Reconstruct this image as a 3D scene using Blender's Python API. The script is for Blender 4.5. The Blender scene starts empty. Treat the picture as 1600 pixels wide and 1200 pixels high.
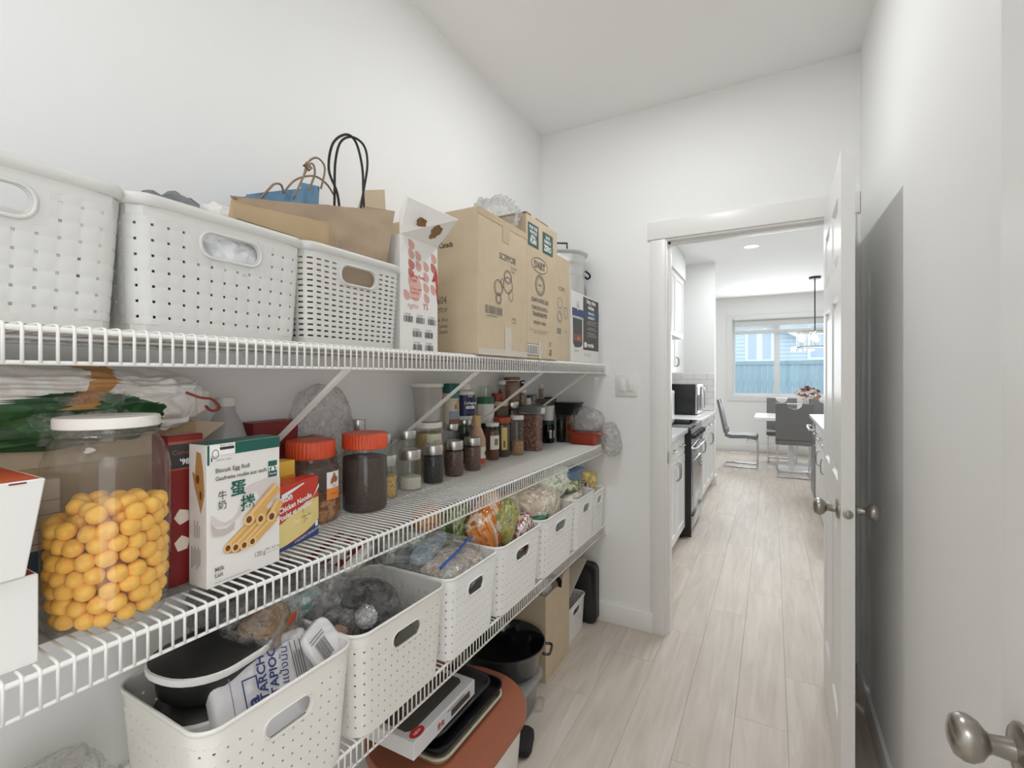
import bpy, bmesh, math, random
from mathutils import Vector, Matrix, noise
R = math.radians
random.seed(7)
SC = bpy.context.scene
COL = SC.collection

# ---------------------------------------------------------------- camera, sky, lights, exposure
_c = bpy.data.cameras.new('camera'); cam = bpy.data.objects.new('camera', _c); COL.objects.link(cam)
cam.location = (0, 0, 1.337); cam.rotation_euler = (R(90), 0, R(28.778))
_c.sensor_width = 36; _c.lens = 36*741/1600; _c.shift_y = -0.0075; _c.clip_start = .02; _c.clip_end = 200
SC.camera = cam
SC.view_settings.view_transform = 'Standard'; SC.view_settings.look = 'None'
SC.view_settings.gamma = 1; SC.view_settings.use_curve_mapping = False
SC.view_settings.exposure = 0.08
W = bpy.data.worlds.new('sky'); SC.world = W; W.use_nodes = True
_n = W.node_tree.nodes; _n.clear()
_o = _n.new('ShaderNodeOutputWorld'); _b = _n.new('ShaderNodeBackground')
_b.inputs[0].default_value = (.80, .92, 1.0, 1); _b.inputs[1].default_value = 2.2
W.node_tree.links.new(_b.outputs[0], _o.inputs[0])

def lamp(name, kind, loc, power, color=(1, 1, 1), size=.1, rot=(0, 0, 0), size_y=None, spread=None):
    d = bpy.data.lights.new(name, kind); d.energy = power; d.color = color
    if kind == 'AREA':
        d.shape = 'DISK' if size_y is None else 'RECTANGLE'; d.size = size
        if size_y: d.size_y = size_y
        if spread: d.spread = spread
    else:
        d.shadow_soft_size = size
    o = bpy.data.objects.new(name, d); o.location = loc; o.rotation_euler = rot; COL.objects.link(o)
    return o
WARM = (.955, .98, 1.0)
lamp('rear_fill', 'AREA', (-.40, -.95, 2.66), 13.5, WARM, .9)  # added soft overhead fill behind the camera, without a fixture
lamp('pantry_downlight', 'AREA', (-.36, 1.66, 2.715), 7.6, WARM, .05)
for x, y, w_ in ((-.2, 5.73, 13), (.55, 4.3, 13), (1.6, 5.7, 10), (-.2, 3.4, 13), (1.8, 7.9, 7), (-1.4, 7.9, 7)):
    lamp('kitchen_downlight', 'AREA', (x, y, 2.715), w_*.9, (.94, .975, 1), .09)  # the pair over the dining end is added to brighten the far wall
lamp('window_daylight', 'AREA', (.1, 9.30, 1.65), 40, (.92, .97, 1.0), 1.4, (R(-90), 0, 0), 1.3)
lamp('hall_doorway_fill', 'AREA', (.36, -.25, 1.05), 10.5, (.945, .975, 1), .70, (R(90), 0, R(90)), 1.9)  # added fill panel in the unseen doorway, standing in for hall light
SC.cycles.max_bounces = 12; SC.cycles.diffuse_bounces = 9; SC.cycles.transparent_max_bounces = 24
SC.cycles.glossy_bounces = 4; SC.cycles.transmission_bounces = 6
SC.cycles.caustics_reflective = False; SC.cycles.caustics_refractive = False
SC.cycles.sample_clamp_indirect = 4; SC.cycles.use_denoising = True

# ---------------------------------------------------------------- materials
def lin(c):
    return tuple((v/255/12.92) if v/255 <= .04045 else ((v/255+.055)/1.055)**2.4 for v in c)
MATS = {}
def mat(key, rgb=(200, 200, 200), rough=.5, metal=0, spec=.5, vary=0, vscale=8, bump=0, bscale=60, obj_vary=0, stretch=None, rgb2=None, coat=0, sheen=0, trans=0, sss=0):
    if key in MATS: return MATS[key]
    m = bpy.data.materials.new(key); m.use_nodes = True; nt = m.node_tree; N = nt.nodes; L = nt.links
    p = N['Principled BSDF']; c = lin(rgb)
    p.inputs['Base Color'].default_value = (*c, 1); p.inputs['Roughness'].default_value = rough
    p.inputs['Metallic'].default_value = metal; p.inputs['Specular IOR Level'].default_value = spec
    if coat: p.inputs['Coat Weight'].default_value = coat
    if sheen: p.inputs['Sheen Weight'].default_value = sheen
    if trans: p.inputs['Transmission Weight'].default_value = trans
    if sss:
        p.inputs['Subsurface Weight'].default_value = sss; p.inputs['Subsurface Radius'].default_value = (.01, .008, .005)
    co = None
    if vary or bump:
        tc = N.new('ShaderNodeTexCoord'); mp = N.new('ShaderNodeMapping'); L.new(tc.outputs['Object'], mp.inputs[0])
        if stretch: mp.inputs['Scale'].default_value = stretch
        co = mp.outputs[0]
    src = None
    if vary:
        t = N.new('ShaderNodeTexNoise'); t.inputs['Scale'].default_value = vscale; t.inputs['Detail'].default_value = 5
        L.new(co, t.inputs['Vector'])
        r = N.new('ShaderNodeValToRGB'); c2 = lin(rgb2) if rgb2 else tuple(v*(1-vary) for v in c)
        r.color_ramp.elements[0].position = .38; r.color_ramp.elements[1].position = .62
        r.color_ramp.elements[0].color = (*c2, 1); r.color_ramp.elements[1].color = (*c, 1)
        L.new(t.outputs[0], r.inputs[0]); src = r.outputs[0]
    if obj_vary:
        oi = N.new('ShaderNodeObjectInfo'); h = N.new('ShaderNodeHueSaturation')
        mr = N.new('ShaderNodeMapRange'); mr.inputs[3].default_value = 1-obj_vary; mr.inputs[4].default_value = 1+obj_vary
        L.new(oi.outputs['Random'], mr.inputs[0]); L.new(mr.outputs[0], h.inputs['Value'])
        if src: L.new(src, h.inputs['Color'])
        else: h.inputs['Color'].default_value = (*c, 1)
        src = h.outputs[0]
    if src: L.new(src, p.inputs['Base Color'])
    if bump:
        t = N.new('ShaderNodeTexNoise'); t.inputs['Scale'].default_value = bscale; t.inputs['Detail'].default_value = 4
        L.new(co, t.inputs['Vector']); b = N.new('ShaderNodeBump'); b.inputs['Strength'].default_value = bump
        b.inputs['Distance'].default_value = .01
        L.new(t.outputs[0], b.inputs['Height']); L.new(b.outputs[0], p.inputs['Normal'])
    MATS[key] = m; return m

def clear(key, tint=(255, 255, 255), milk=.06, rough=.06, milk_rgb=(235, 235, 235), bump=0, bscale=30, gloss=1.0, veins=0):
    """thin clear plastic or glass: transparent, fresnel gloss and a little milkiness"""
    if key in MATS: return MATS[key]
    m = bpy.data.materials.new(key); m.use_nodes = True; nt = m.node_tree; N = nt.nodes; L = nt.links; N.clear()
    out = N.new('ShaderNodeOutputMaterial'); tr = N.new('ShaderNodeBsdfTransparent'); gl = N.new('ShaderNodeBsdfGlossy')
    df = N.new('ShaderNodeBsdfDiffuse'); tl = N.new('ShaderNodeBsdfTranslucent'); fr = N.new('ShaderNodeLayerWeight'); fr.inputs[0].default_value = .5
    tr.inputs[0].default_value = (*lin(tint), 1); gl.inputs['Roughness'].default_value = rough
    df.inputs[0].default_value = (*lin(milk_rgb), 1); tl.inputs[0].default_value = (*lin(milk_rgb), 1)
    a = N.new('ShaderNodeMixShader'); a.inputs[0].default_value = .5; L.new(df.outputs[0], a.inputs[1]); L.new(tl.outputs[0], a.inputs[2])
    b = N.new('ShaderNodeMixShader'); b.inputs[0].default_value = milk; L.new(tr.outputs[0], b.inputs[1]); L.new(a.outputs[0], b.inputs[2])
    if veins:                                       # whitened creases, doubling as painted highlight streaks
        tc = N.new('ShaderNodeTexCoord'); w = N.new('ShaderNodeTexNoise'); w.inputs['Scale'].default_value = 14; L.new(tc.outputs['Object'], w.inputs['Vector'])
        ad = N.new('ShaderNodeVectorMath'); ad.operation = 'MULTIPLY_ADD'; ad.inputs[1].default_value = (.12, .12, .12); L.new(w.outputs['Color'], ad.inputs[0]); L.new(tc.outputs['Object'], ad.inputs[2])
        vo = N.new('ShaderNodeTexVoronoi'); vo.feature = 'DISTANCE_TO_EDGE'; vo.inputs['Scale'].default_value = bscale*.42; L.new(ad.outputs[0], vo.inputs['Vector'])
        mr = N.new('ShaderNodeMapRange'); mr.inputs[1].default_value = 0; mr.inputs[2].default_value = .20; mr.inputs[3].default_value = min(1, milk+veins); mr.inputs[4].default_value = milk
        L.new(vo.outputs['Distance'], mr.inputs[0]); L.new(mr.outputs[0], b.inputs[0])
    c = N.new('ShaderNodeMixShader'); L.new(b.outputs[0], c.inputs[1]); L.new(gl.outputs[0], c.inputs[2])
    pw = N.new('ShaderNodeMath'); pw.operation = 'POWER'; pw.inputs[1].default_value = 4; L.new(fr.outputs['Facing'], pw.inputs[0])
    mm = N.new('ShaderNodeMath'); mm.operation = 'MULTIPLY_ADD'; mm.inputs[1].default_value = .6*gloss; mm.inputs[2].default_value = .045*gloss; L.new(pw.outputs[0], mm.inputs[0]); L.new(mm.outputs[0], c.inputs[0])
    if bump:
        tc = N.new('ShaderNodeTexCoord'); t = N.new('ShaderNodeTexNoise'); t.inputs['Scale'].default_value = bscale
        t.inputs['Detail'].default_value = 3; t.inputs['Distortion'].default_value = 1.8; L.new(tc.outputs['Object'], t.inputs['Vector'])
        bp = N.new('ShaderNodeBump'); bp.inputs['Strength'].default_value = bump; bp.inputs['Distance'].default_value = .02
        L.new(t.outputs[0], bp.inputs['Height'])
        for s in (gl, df, tl): L.new(bp.outputs[0], s.inputs['Normal'])
        L.new(bp.outputs[0], fr.inputs['Normal'])
    L.new(c.outputs[0], out.inputs[0]); MATS[key] = m; return m

def film(key, cols, scale=9, rough=.2, dist=2.5, stretch=(1, 1, 1), bump=.9, bscale=22):
    """printed crinkled packet film: flowing patches of a few colours under a gloss"""
    if key in MATS: return MATS[key]
    m = mat(key, cols[0], rough, spec=.7); nt = m.node_tree; N = nt.nodes; L = nt.links; p = N['Principled BSDF']
    tc = N.new('ShaderNodeTexCoord'); mp = N.new('ShaderNodeMapping'); mp.inputs['Scale'].default_value = stretch; L.new(tc.outputs['Object'], mp.inputs[0])
    t = N.new('ShaderNodeTexNoise'); t.inputs['Scale'].default_value = scale; t.inputs['Detail'].default_value = 4; t.inputs['Distortion'].default_value = dist; L.new(mp.outputs[0], t.inputs['Vector'])
    r = N.new('ShaderNodeValToRGB'); e = r.color_ramp.elements; n = len(cols)
    while len(e) < n*2: e.new(.5)
    for i, c in enumerate(cols):
        a = .30+.40*i/n; b = .30+.40*(i+1)/n-.03
        e[2*i].position = a; e[2*i].color = (*lin(c), 1); e[2*i+1].position = b; e[2*i+1].color = (*lin(c), 1)
    L.new(t.outputs[0], r.inputs[0]); L.new(r.outputs[0], p.inputs['Base Color'])
    v = N.new('ShaderNodeTexVoronoi'); v.feature = 'DISTANCE_TO_EDGE'; v.inputs['Scale'].default_value = bscale
    w = N.new('ShaderNodeTexNoise'); w.inputs['Scale'].default_value = bscale*.4; L.new(tc.outputs['Object'], w.inputs['Vector'])
    a = N.new('ShaderNodeVectorMath'); a.operation = 'MULTIPLY_ADD'; a.inputs[1].default_value = (.06, .06, .06); L.new(w.outputs['Color'], a.inputs[0]); L.new(tc.outputs['Object'], a.inputs[2]); L.new(a.outputs[0], v.inputs['Vector'])
    b = N.new('ShaderNodeBump'); b.inputs['Strength'].default_value = bump; b.inputs['Distance'].default_value = .012; L.new(v.outputs['Distance'], b.inputs['Height']); L.new(b.outputs[0], p.inputs['Normal'])
    return m

def emit(key, rgb, strength):
    if key in MATS: return MATS[key]
    m = bpy.data.materials.new(key); m.use_nodes = True; N = m.node_tree.nodes; N.clear()
    o = N.new('ShaderNodeOutputMaterial'); e = N.new('ShaderNodeEmission'); e.inputs[0].default_value = (*lin(rgb), 1); e.inputs[1].default_value = strength
    m.node_tree.links.new(e.outputs[0], o.inputs[0]); MATS[key] = m; return m

def wood_floor():
    m = bpy.data.materials.new('pale_oak_plank'); m.use_nodes = True; nt = m.node_tree; N = nt.nodes; L = nt.links
    p = N['Principled BSDF']; p.inputs['Roughness'].default_value = .5; p.inputs['Specular IOR Level'].default_value = .35
    tc = N.new('ShaderNodeTexCoord'); oi = N.new('ShaderNodeObjectInfo')
    sh = N.new('ShaderNodeVectorMath'); sh.operation = 'MULTIPLY_ADD'; sh.inputs[1].default_value = (1, 1, 1)
    cm = N.new('ShaderNodeCombineXYZ'); mu = N.new('ShaderNodeMath'); mu.operation = 'MULTIPLY'; mu.inputs[1].default_value = 37
    L.new(oi.outputs['Random'], mu.inputs[0]); L.new(mu.outputs[0], cm.inputs[0]); L.new(mu.outputs[0], cm.inputs[2])
    L.new(tc.outputs['Object'], sh.inputs[0]); L.new(cm.outputs[0], sh.inputs[2])
    mp = N.new('ShaderNodeMapping'); mp.inputs['Scale'].default_value = (14, 1.1, 1); L.new(sh.outputs[0], mp.inputs[0])
    t = N.new('ShaderNodeTexNoise'); t.inputs['Scale'].default_value = 2.2; t.inputs['Detail'].default_value = 7; t.inputs['Distortion'].default_value = .8
    L.new(mp.outputs[0], t.inputs['Vector'])
    mp2 = N.new('ShaderNodeMapping'); mp2.inputs['Scale'].default_value = (5, 1.6, 1); L.new(sh.outputs[0], mp2.inputs[0])
    t2 = N.new('ShaderNodeTexNoise'); t2.inputs['Scale'].default_value = 1.3; t2.inputs['Detail'].default_value = 3; L.new(mp2.outputs[0], t2.inputs['Vector'])
    r = N.new('ShaderNodeValToRGB'); e = r.color_ramp.elements
    e[0].position = .25; e[0].color = (*lin((188, 177, 165)), 1); e[1].position = .75; e[1].color = (*lin((208, 199, 189)), 1)
    L.new(t.outputs[0], r.inputs[0])
    r2 = N.new('ShaderNodeValToRGB'); e = r2.color_ramp.elements
    e[0].position = .25; e[0].color = (.90, .88, .86, 1); e[1].position = .55; e[1].color = (1, 1, 1, 1); L.new(t2.outputs[0], r2.inputs[0])
    mx = N.new('ShaderNodeMix'); mx.data_type = 'RGBA'; mx.blend_type = 'MULTIPLY'; mx.inputs[0].default_value = 1
    L.new(r.outputs[0], mx.inputs[6]); L.new(r2.outputs[0], mx.inputs[7])
    h = N.new('ShaderNodeHueSaturation'); mr = N.new('ShaderNodeMapRange'); mr.inputs[3].default_value = .97; mr.inputs[4].default_value = 1.03
    L.new(oi.outputs['Random'], mr.inputs[0]); L.new(mr.outputs[0], h.inputs['Value']); L.new(mx.outputs[2], h.inputs['Color'])
    L.new(h.outputs[0], p.inputs['Base Color'])
    return m

WALL = mat('white_wall_paint', (237, 237, 236), .6, bump=.03, bscale=220)
CEIL = mat('ceiling_paint', (240, 240, 239), .8)
TRIM = mat('white_trim_paint', (231, 230, 228), .35)
WIRE = mat('white_vinyl_wire', (232, 231, 228), .35)
PLASTIC = mat('dimmed_white_plastic', (206, 205, 201), .42)  # top-shelf baskets only: weaker light up there is put into this darker white
PLASTIC2 = mat('warm_white_plastic', (230, 228, 222), .42)
PLASTIC3 = mat('bright_white_plastic', (240, 240, 239), .42)
KRAFT = mat('cardboard', (202, 184, 157), .8, vary=.06, vscale=14)
KRAFT_DARK = mat('old_cardboard', (184, 160, 126), .82, vary=.08, vscale=10)
KRAFT_IN = mat('cardboard_edge', (150, 124, 88), .9, vary=.3, vscale=180)
PAPER = mat('brown_kraft_paper', (176, 155, 132), .75, vary=.10, vscale=9, bump=.25, bscale=26)
WCARD = mat('white_carton_board', (226, 224, 220), .5)
INK = mat('black_print', (52, 52, 52), .6)
INKG = mat('grey_print', (110, 106, 98), .6)
INKB = mat('faded_brown_print', (146, 132, 112), .7)
WHITE = mat('white_print', (240, 240, 238), .5)
BLACKP = mat('black_plastic', (26, 26, 27), .35)
STEEL = mat('brushed_steel', (196, 194, 190), .28, 1)
NICKEL = mat('satin_nickel', (168, 163, 156), .3, 1)
CHROME = mat('chrome', (215, 216, 220), .12, 1)
GLASS = clear('clear_glass', (250, 252, 250), .015, .03)
PET = clear('clear_pet_plastic', (250, 249, 246), .05, .05, bump=.05, bscale=12)
BAG = clear('clear_polybag', (254, 254, 254), .05, .09, (250, 250, 250), bump=1.0, bscale=28, gloss=1.1, veins=.28)
BAGM = clear('milky_polybag', (252, 252, 252), .20, .12, (250, 250, 250), bump=1.0, bscale=26, gloss=1.1, veins=.3)
REDLID = mat('orange_red_lid', (216, 80, 42), .4)
DRED = mat('dark_red_card', (122, 28, 26), .5)
GREEN = mat('dark_green_print', (28, 92, 80), .5)

# ---------------------------------------------------------------- mesh helpers
def link(name, me, m=None, parent=None, smooth=False):
    o = bpy.data.objects.new(name, me); COL.objects.link(o)
    if m is not None:
        for k in (m if isinstance(m, (list, tuple)) else [m]): me.materials.append(k)
    if parent is not None: o.parent = parent
    if smooth:
        me.polygons.foreach_set('use_smooth', [True]*len(me.polygons))
    return o
def fin(name, bm, m, parent=None, smooth=False, sharp=None):
    bmesh.ops.recalc_face_normals(bm, faces=bm.faces)
    me = bpy.data.meshes.new(name); bm.to_mesh(me); bm.free()
    o = link(name, me, m, parent, smooth)
    if smooth and sharp is not None: me.set_sharp_from_angle(angle=R(sharp))
    return o
def tag(o, label=None, cat=None, group=None, kind=None):
    if label: o['label'] = label
    if cat: o['category'] = cat
    if group: o['group'] = group
    if kind: o['kind'] = kind
    return o
def thing(name, label, cat, loc=(0, 0, 0), rz=0, group=None, rot=None):
    o = bpy.data.objects.new(name, None); o.empty_display_size = .03; COL.objects.link(o)
    o.location = loc; o.rotation_euler = rot if rot else (0, 0, rz)
    return tag(o, label, cat, group)
def box(bm, x0, x1, y0, y1, z0, z1, bev=0, seg=2, M=None):
    r = bmesh.ops.create_cube(bm, size=1)
    for v in r['verts']:
        v.co = Vector((x0+(v.co.x+.5)*(x1-x0), y0+(v.co.y+.5)*(y1-y0), z0+(v.co.z+.5)*(z1-z0)))
    vs = r['verts']
    if bev:
        es = list({e for v in vs for e in v.link_edges})
        q = bmesh.ops.bevel(bm, geom=es, offset=bev, segments=seg, affect='EDGES', profile=.5)
        vs = list({v for f in q['faces'] for v in f.verts} | {v for v in vs if v.is_valid})
    if M is not None:
        for v in vs: v.co = M @ v.co
    return vs
def bx(name, x0, x1, y0, y1, z0, z1, m, parent=None, bev=0, seg=2):
    bm = bmesh.new(); box(bm, x0, x1, y0, y1, z0, z1, bev, seg); return fin(name, bm, m, parent, bool(bev), 40 if bev else None)
def loft(bm, rings, cap0=True, cap1=True, closed=True):
    vr = [[bm.verts.new(p) for p in r] for r in rings]; n = len(vr[0])
    for a, b in zip(vr, vr[1:]):
        for i in range(n if closed else n-1):
            j = (i+1) % n; bm.faces.new((a[i], a[j], b[j], b[i]))
    if cap0: bm.faces.new(vr[0][::-1])
    if cap1: bm.faces.new(vr[-1])
    return vr
def lathe(bm, prof, n=28, c=(0, 0), cap0=True, cap1=True, wob=None):
    rings = []
    for k, (r, z) in enumerate(prof):
        rings.append([(c[0]+(r*(wob(i/n, z) if wob else 1))*math.cos(2*math.pi*i/n), c[1]+(r*(wob(i/n, z) if wob else 1))*math.sin(2*math.pi*i/n), z) for i in range(n)])
    return loft(bm, rings, cap0, cap1)
def lt(name, prof, m, parent=None, n=28, cap0=True, cap1=True, sharp=35, wob=None):
    bm = bmesh.new(); lathe(bm, prof, n, (0, 0), cap0, cap1, wob); return fin(name, bm, m, parent, True, sharp)
def tube(bm, pts, r, n=6, closed=False):
    pts = [Vector(p) for p in pts]; rings = []; prev = None
    for i, p in enumerate(pts):
        if closed: d = pts[(i+1) % len(pts)]-pts[i-1]
        else: d = pts[min(i+1, len(pts)-1)]-pts[max(i-1, 0)]
        d.normalize()
        if prev is None:
            a = Vector((0, 0, 1)) if abs(d.z) < .9 else Vector((1, 0, 0))
            s = d.cross(a).normalized()
        else:
            s = (prev-d*prev.dot(d)); s = s.normalized() if s.length > 1e-6 else d.orthogonal().normalized()
        prev = s; t = d.cross(s); rr = r[i] if isinstance(r, (list, tuple)) else r
        rings.append([p+s*(rr*math.cos(2*math.pi*k/n))+t*(rr*math.sin(2*math.pi*k/n)) for k in range(n)])
    if closed: rings.append(rings[0]); loft(bm, rings, False, False)
    else: loft(bm, rings)
def tb(name, pts, r, m, parent=None, n=8, closed=False):
    bm = bmesh.new(); tube(bm, pts, r, n, closed); return fin(name, bm, m, parent, True, 50)
def spline(pts, k=6):
    P = [Vector(p) for p in pts]; out = []
    for i in range(len(P)-1):
        a, b, c, d = P[max(i-1, 0)], P[i], P[i+1], P[min(i+2, len(P)-1)]
        for j in range(k):
            t = j/k; out.append(.5*((2*b)+(c-a)*t+(2*a-5*b+4*c-d)*t*t+(3*b-a-3*c+d)*t**3))
    return out+[P[-1]]
def rrect(w, d, r, n=5):
    """rounded rectangle outline, counter-clockwise, centred"""
    out = []
    for cx, cy, a0 in ((w/2-r, d/2-r, 0), (-w/2+r, d/2-r, 90), (-w/2+r, -d/2+r, 180), (w/2-r, -d/2+r, 270)):
        for k in range(n+1):
            a = R(a0+90*k/n); out.append((cx+r*math.cos(a), cy+r*math.sin(a)))
    return out
def prism(bm, poly, axis, t0, t1):
    """polygon in the plane across axis ('x': (y,z), 'y': (x,z), 'z': (x,y)) extruded from t0 to t1"""
    f = {'x': lambda p, t: (t, p[0], p[1]), 'y': lambda p, t: (p[0], t, p[1]), 'z': lambda p, t: (p[0], p[1], t)}[axis]
    loft(bm, [[f(p, t0) for p in poly], [f(p, t1) for p in poly]])
def crumple(name, dims, m, parent=None, loc=(0, 0, 0), rot=(0, 0, 0), seed=0, amp=.12, freq=3.0, p=.7, sub=4, flat=None, crease=0):
    """a pillowy packet: superellipsoid with creased noise; flat = flatten below this share of the half height"""
    bm = bmesh.new(); bmesh.ops.create_icosphere(bm, subdivisions=sub, radius=1)
    off = Vector((seed*7.3, seed*3.1, seed*1.7)); hx, hy, hz = (d/2 for d in dims); mn = min(dims)/2
    for v in bm.verts:
        c = v.co.normalized()
        s = Vector((math.copysign(abs(c.x)**p, c.x)*hx, math.copysign(abs(c.y)**p, c.y)*hy, math.copysign(abs(c.z)**p, c.z)*hz))
        q = c*freq+off
        k = (.20-abs(noise.noise(q)))*.9+.5*noise.noise(q*1.9)+.30*(.2-abs(noise.noise(q*3.3)))
        s += c*k*amp*mn*2
        if crease:
            d = noise.voronoi(q*.9+s*9)[0]; e = noise.voronoi(q*2.1-s*14)[0]
            s += c*crease*mn*((.35-min(.7, d[1]-d[0]))*1.0+(.3-min(.6, e[1]-e[0]))*.45)
        if flat is not None and s.z < -hz*flat: s.z = -hz*flat+.15*(s.z+hz*flat)
        v.co = s
    o = fin(name, bm, m, parent, True); o.location = loc; o.rotation_euler = rot; return o
FONTS = []
class Face:
    """a frame on a flat face for print: origin, right, up, outward normal in the parent's space"""
    def __init__(s, parent, o, r, u, skew=0):
        s.p = parent; s.o = Vector(o); s.r = Vector(r).normalized(); s.u = Vector(u).normalized(); s.n = s.r.cross(s.u); s.k = 0
    def at(s, x, y, e=.0005): return s.o+s.r*x+s.u*y+s.n*e
    def polys(s, name, polys, m, e=.0005):
        bm = bmesh.new(); s.k += 1
        for i, P in enumerate(polys): bm.faces.new([bm.verts.new(s.at(x, y, e+s.k*4e-5+i*6e-6)) for x, y in P])
        me = bpy.data.meshes.new(name); bm.normal_update(); bm.to_mesh(me); bm.free(); return link(name, me, m, s.p)
    def rect(s, x0, y0, x1, y1, m, name='print', e=.0005): return s.polys(name, [[(x0, y0), (x1, y0), (x1, y1), (x0, y1)]], m, e)
    def rects(s, L, m, name='print', e=.0005): return s.polys(name, [[(a, b), (c, b), (c, d), (a, d)] for a, b, c, d in L], m, e)
    def ell(s, x, y, rx, ry, m, name='print', e=.0005, n=20, rot=0):
        c, q = math.cos(rot), math.sin(rot)
        return s.polys(name, [[(x+rx*math.cos(2*math.pi*k/n)*c-ry*math.sin(2*math.pi*k/n)*q, y+rx*math.cos(2*math.pi*k/n)*q+ry*math.sin(2*math.pi*k/n)*c) for k in range(n)]], m, e)
    def rings(s, L, m, name='print', e=.0005, n=20):
        P = []
        for x, y, rx, ry, w in L:
            for k in range(n):
                a, b = 2*math.pi*k/n, 2*math.pi*(k+1)/n
                P.append([(x+(rx+d)*math.cos(t), y+(ry+d)*math.sin(t)) for t, d in ((a, w/2), (b, w/2), (b, -w/2), (a, -w/2))])
        return s.polys(name, P, m, e)
    def text(s, body, x, y, size, m, name='lettering', align='LEFT', rot=0, e=.0006, sx=1, shear=0, bold=0):
        cu = bpy.data.curves.new(name, 'FONT'); cu.body = body; cu.size = size; cu.align_x = align; cu.shear = shear
        cu.offset = bold; cu.resolution_u = 2
        o = bpy.data.objects.new(name, cu); cu.materials.append(m); COL.objects.link(o); o.parent = s.p
        FONTS.append(o); c, q = math.cos(rot), math.sin(rot); r = s.r*c+s.u*q; u = s.u*c-s.r*q
        s.k += 1; p = s.at(x, y, e+s.k*4e-5)
        o.matrix_local = Matrix(((r.x*sx, u.x, s.n.x, p.x), (r.y*sx, u.y, s.n.y, p.y), (r.z*sx, u.z, s.n.z, p.z), (0, 0, 0, 1)))
        return o
    def barcode(s, x, y, w, h, m, seed=1, name='print', vertical=False):
        rnd = random.Random(seed); L = []; t = 0
        while t < w:
            a = rnd.choice((.6, .6, 1.2, 1.8))*w/45; L.append((x+t, y, x+min(t+a, w), y+h)); t += a+rnd.choice((.6, 1, 1.6))*w/45
        return s.rects(L, m, name)
def crate(name, label, cat, d, w, h, loc, rz, m, bev=.0015, group=None, parent=None):
    """closed box: d along x, w along y; returns root mesh and its front (+x), left (-y) and top faces"""
    bm = bmesh.new(); box(bm, -d/2, d/2, -w/2, w/2, 0, h, bev, 1); o = fin(name, bm, m, parent); o.location = loc; o.rotation_euler = (0, 0, rz)
    tag(o, label, cat, group)
    return o, Face(o, (d/2, -w/2, 0), (0, 1, 0), (0, 0, 1)), Face(o, (-d/2, -w/2, 0), (1, 0, 0), (0, 0, 1)), Face(o, (d/2, -w/2, h), (0, 1, 0), (-1, 0, 0))
def copy_tree(o, parent=None):
    c = o.copy(); COL.objects.link(c); c.parent = parent
    for ch in o.children: copy_tree(ch, c)
    return c
# ---------------------------------------------------------------- the pantry shell
def st(o): o['kind'] = 'structure'; return o
LW, BW, RW, CH = -1.19, 2.52, .333, 2.74          # left wall, back wall, right wall, ceiling height
st(bx('wall_left', LW-.12, LW, -1.6, BW+.12, -.02, CH, WALL))
bm = bmesh.new(); box(bm, RW, RW+.12, .13, BW+.12, -.02, CH); box(bm, RW, RW+.12, -1.6, -.62, -.02, CH); box(bm, RW, RW+.12, -.62, .13, 2.05, CH)
st(fin('wall_right', bm, WALL))
st(bx('wall_hall', 3.2, 3.3, -1.72, BW, -.02, CH, WALL))
bm = bmesh.new()
box(bm, LW, -.493, BW, BW+.12, -.02, CH); box(bm, -.493, .253, BW, BW+.12, 2.053, CH); box(bm, .253, 3.2, BW, BW+.12, -.02, CH)
st(fin('wall_back', bm, WALL))
bm = bmesh.new()
box(bm, -1.31, 3.3, -1.72, -1.6, -.02, CH)
st(fin('wall_behind', bm, WALL))
st(bx('ceiling', -2.6, 3.4, -1.72, 9.55, CH, CH+.1, CEIL))
st(bx('baseboard_back', LW, -.545, BW-.014, BW, 0, .105, TRIM, bev=.003))
st(bx('baseboard_right', RW-.014, RW, 1.0, BW, 0, .105, TRIM, bev=.003))
# floor: sub-floor slab and laid planks
floor = st(bx('floor', -2.6, 3.4, -1.72, 9.55, -.05, -.008, mat('plank_gap', (176, 166, 155), .8)))
PL = wood_floor(); plank_me = {}
def plank(x, y0, y1):
    L = round(y1-y0, 3)
    if L not in plank_me:
        b = bmesh.new(); box(b, -.0897, .0897, 0, L-.0008, -.008, 0, .0005, 1)
        me = bpy.data.meshes.new('floor_plank'); bmesh.ops.recalc_face_normals(b, faces=b.faces); b.to_mesh(me); b.free(); me.materials.append(PL); plank_me[L] = me
    o = bpy.data.objects.new('floor_plank', plank_me[L]); o.location = (x, y0, 0); COL.objects.link(o); o.parent = floor
rr = random.Random(3)
for i in range(-7, 13):
    x = -.04+i*.18; off = -((i*5) % 7)*.17
    y = -1.6+off
    while y < 9.4:
        a, b = max(y, -1.6), min(y+1.22, 9.41)
        lo = 0 if (x > .43 or x < -1.19) else -1.6
        if x > .43 or x < -1.25: a = max(a, 2.64)
        if x < -1.25: a = max(a, 6.42)
        if b-a > .05: plank(x, round(a, 3), round(b, 3))
        y += 1.22
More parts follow.
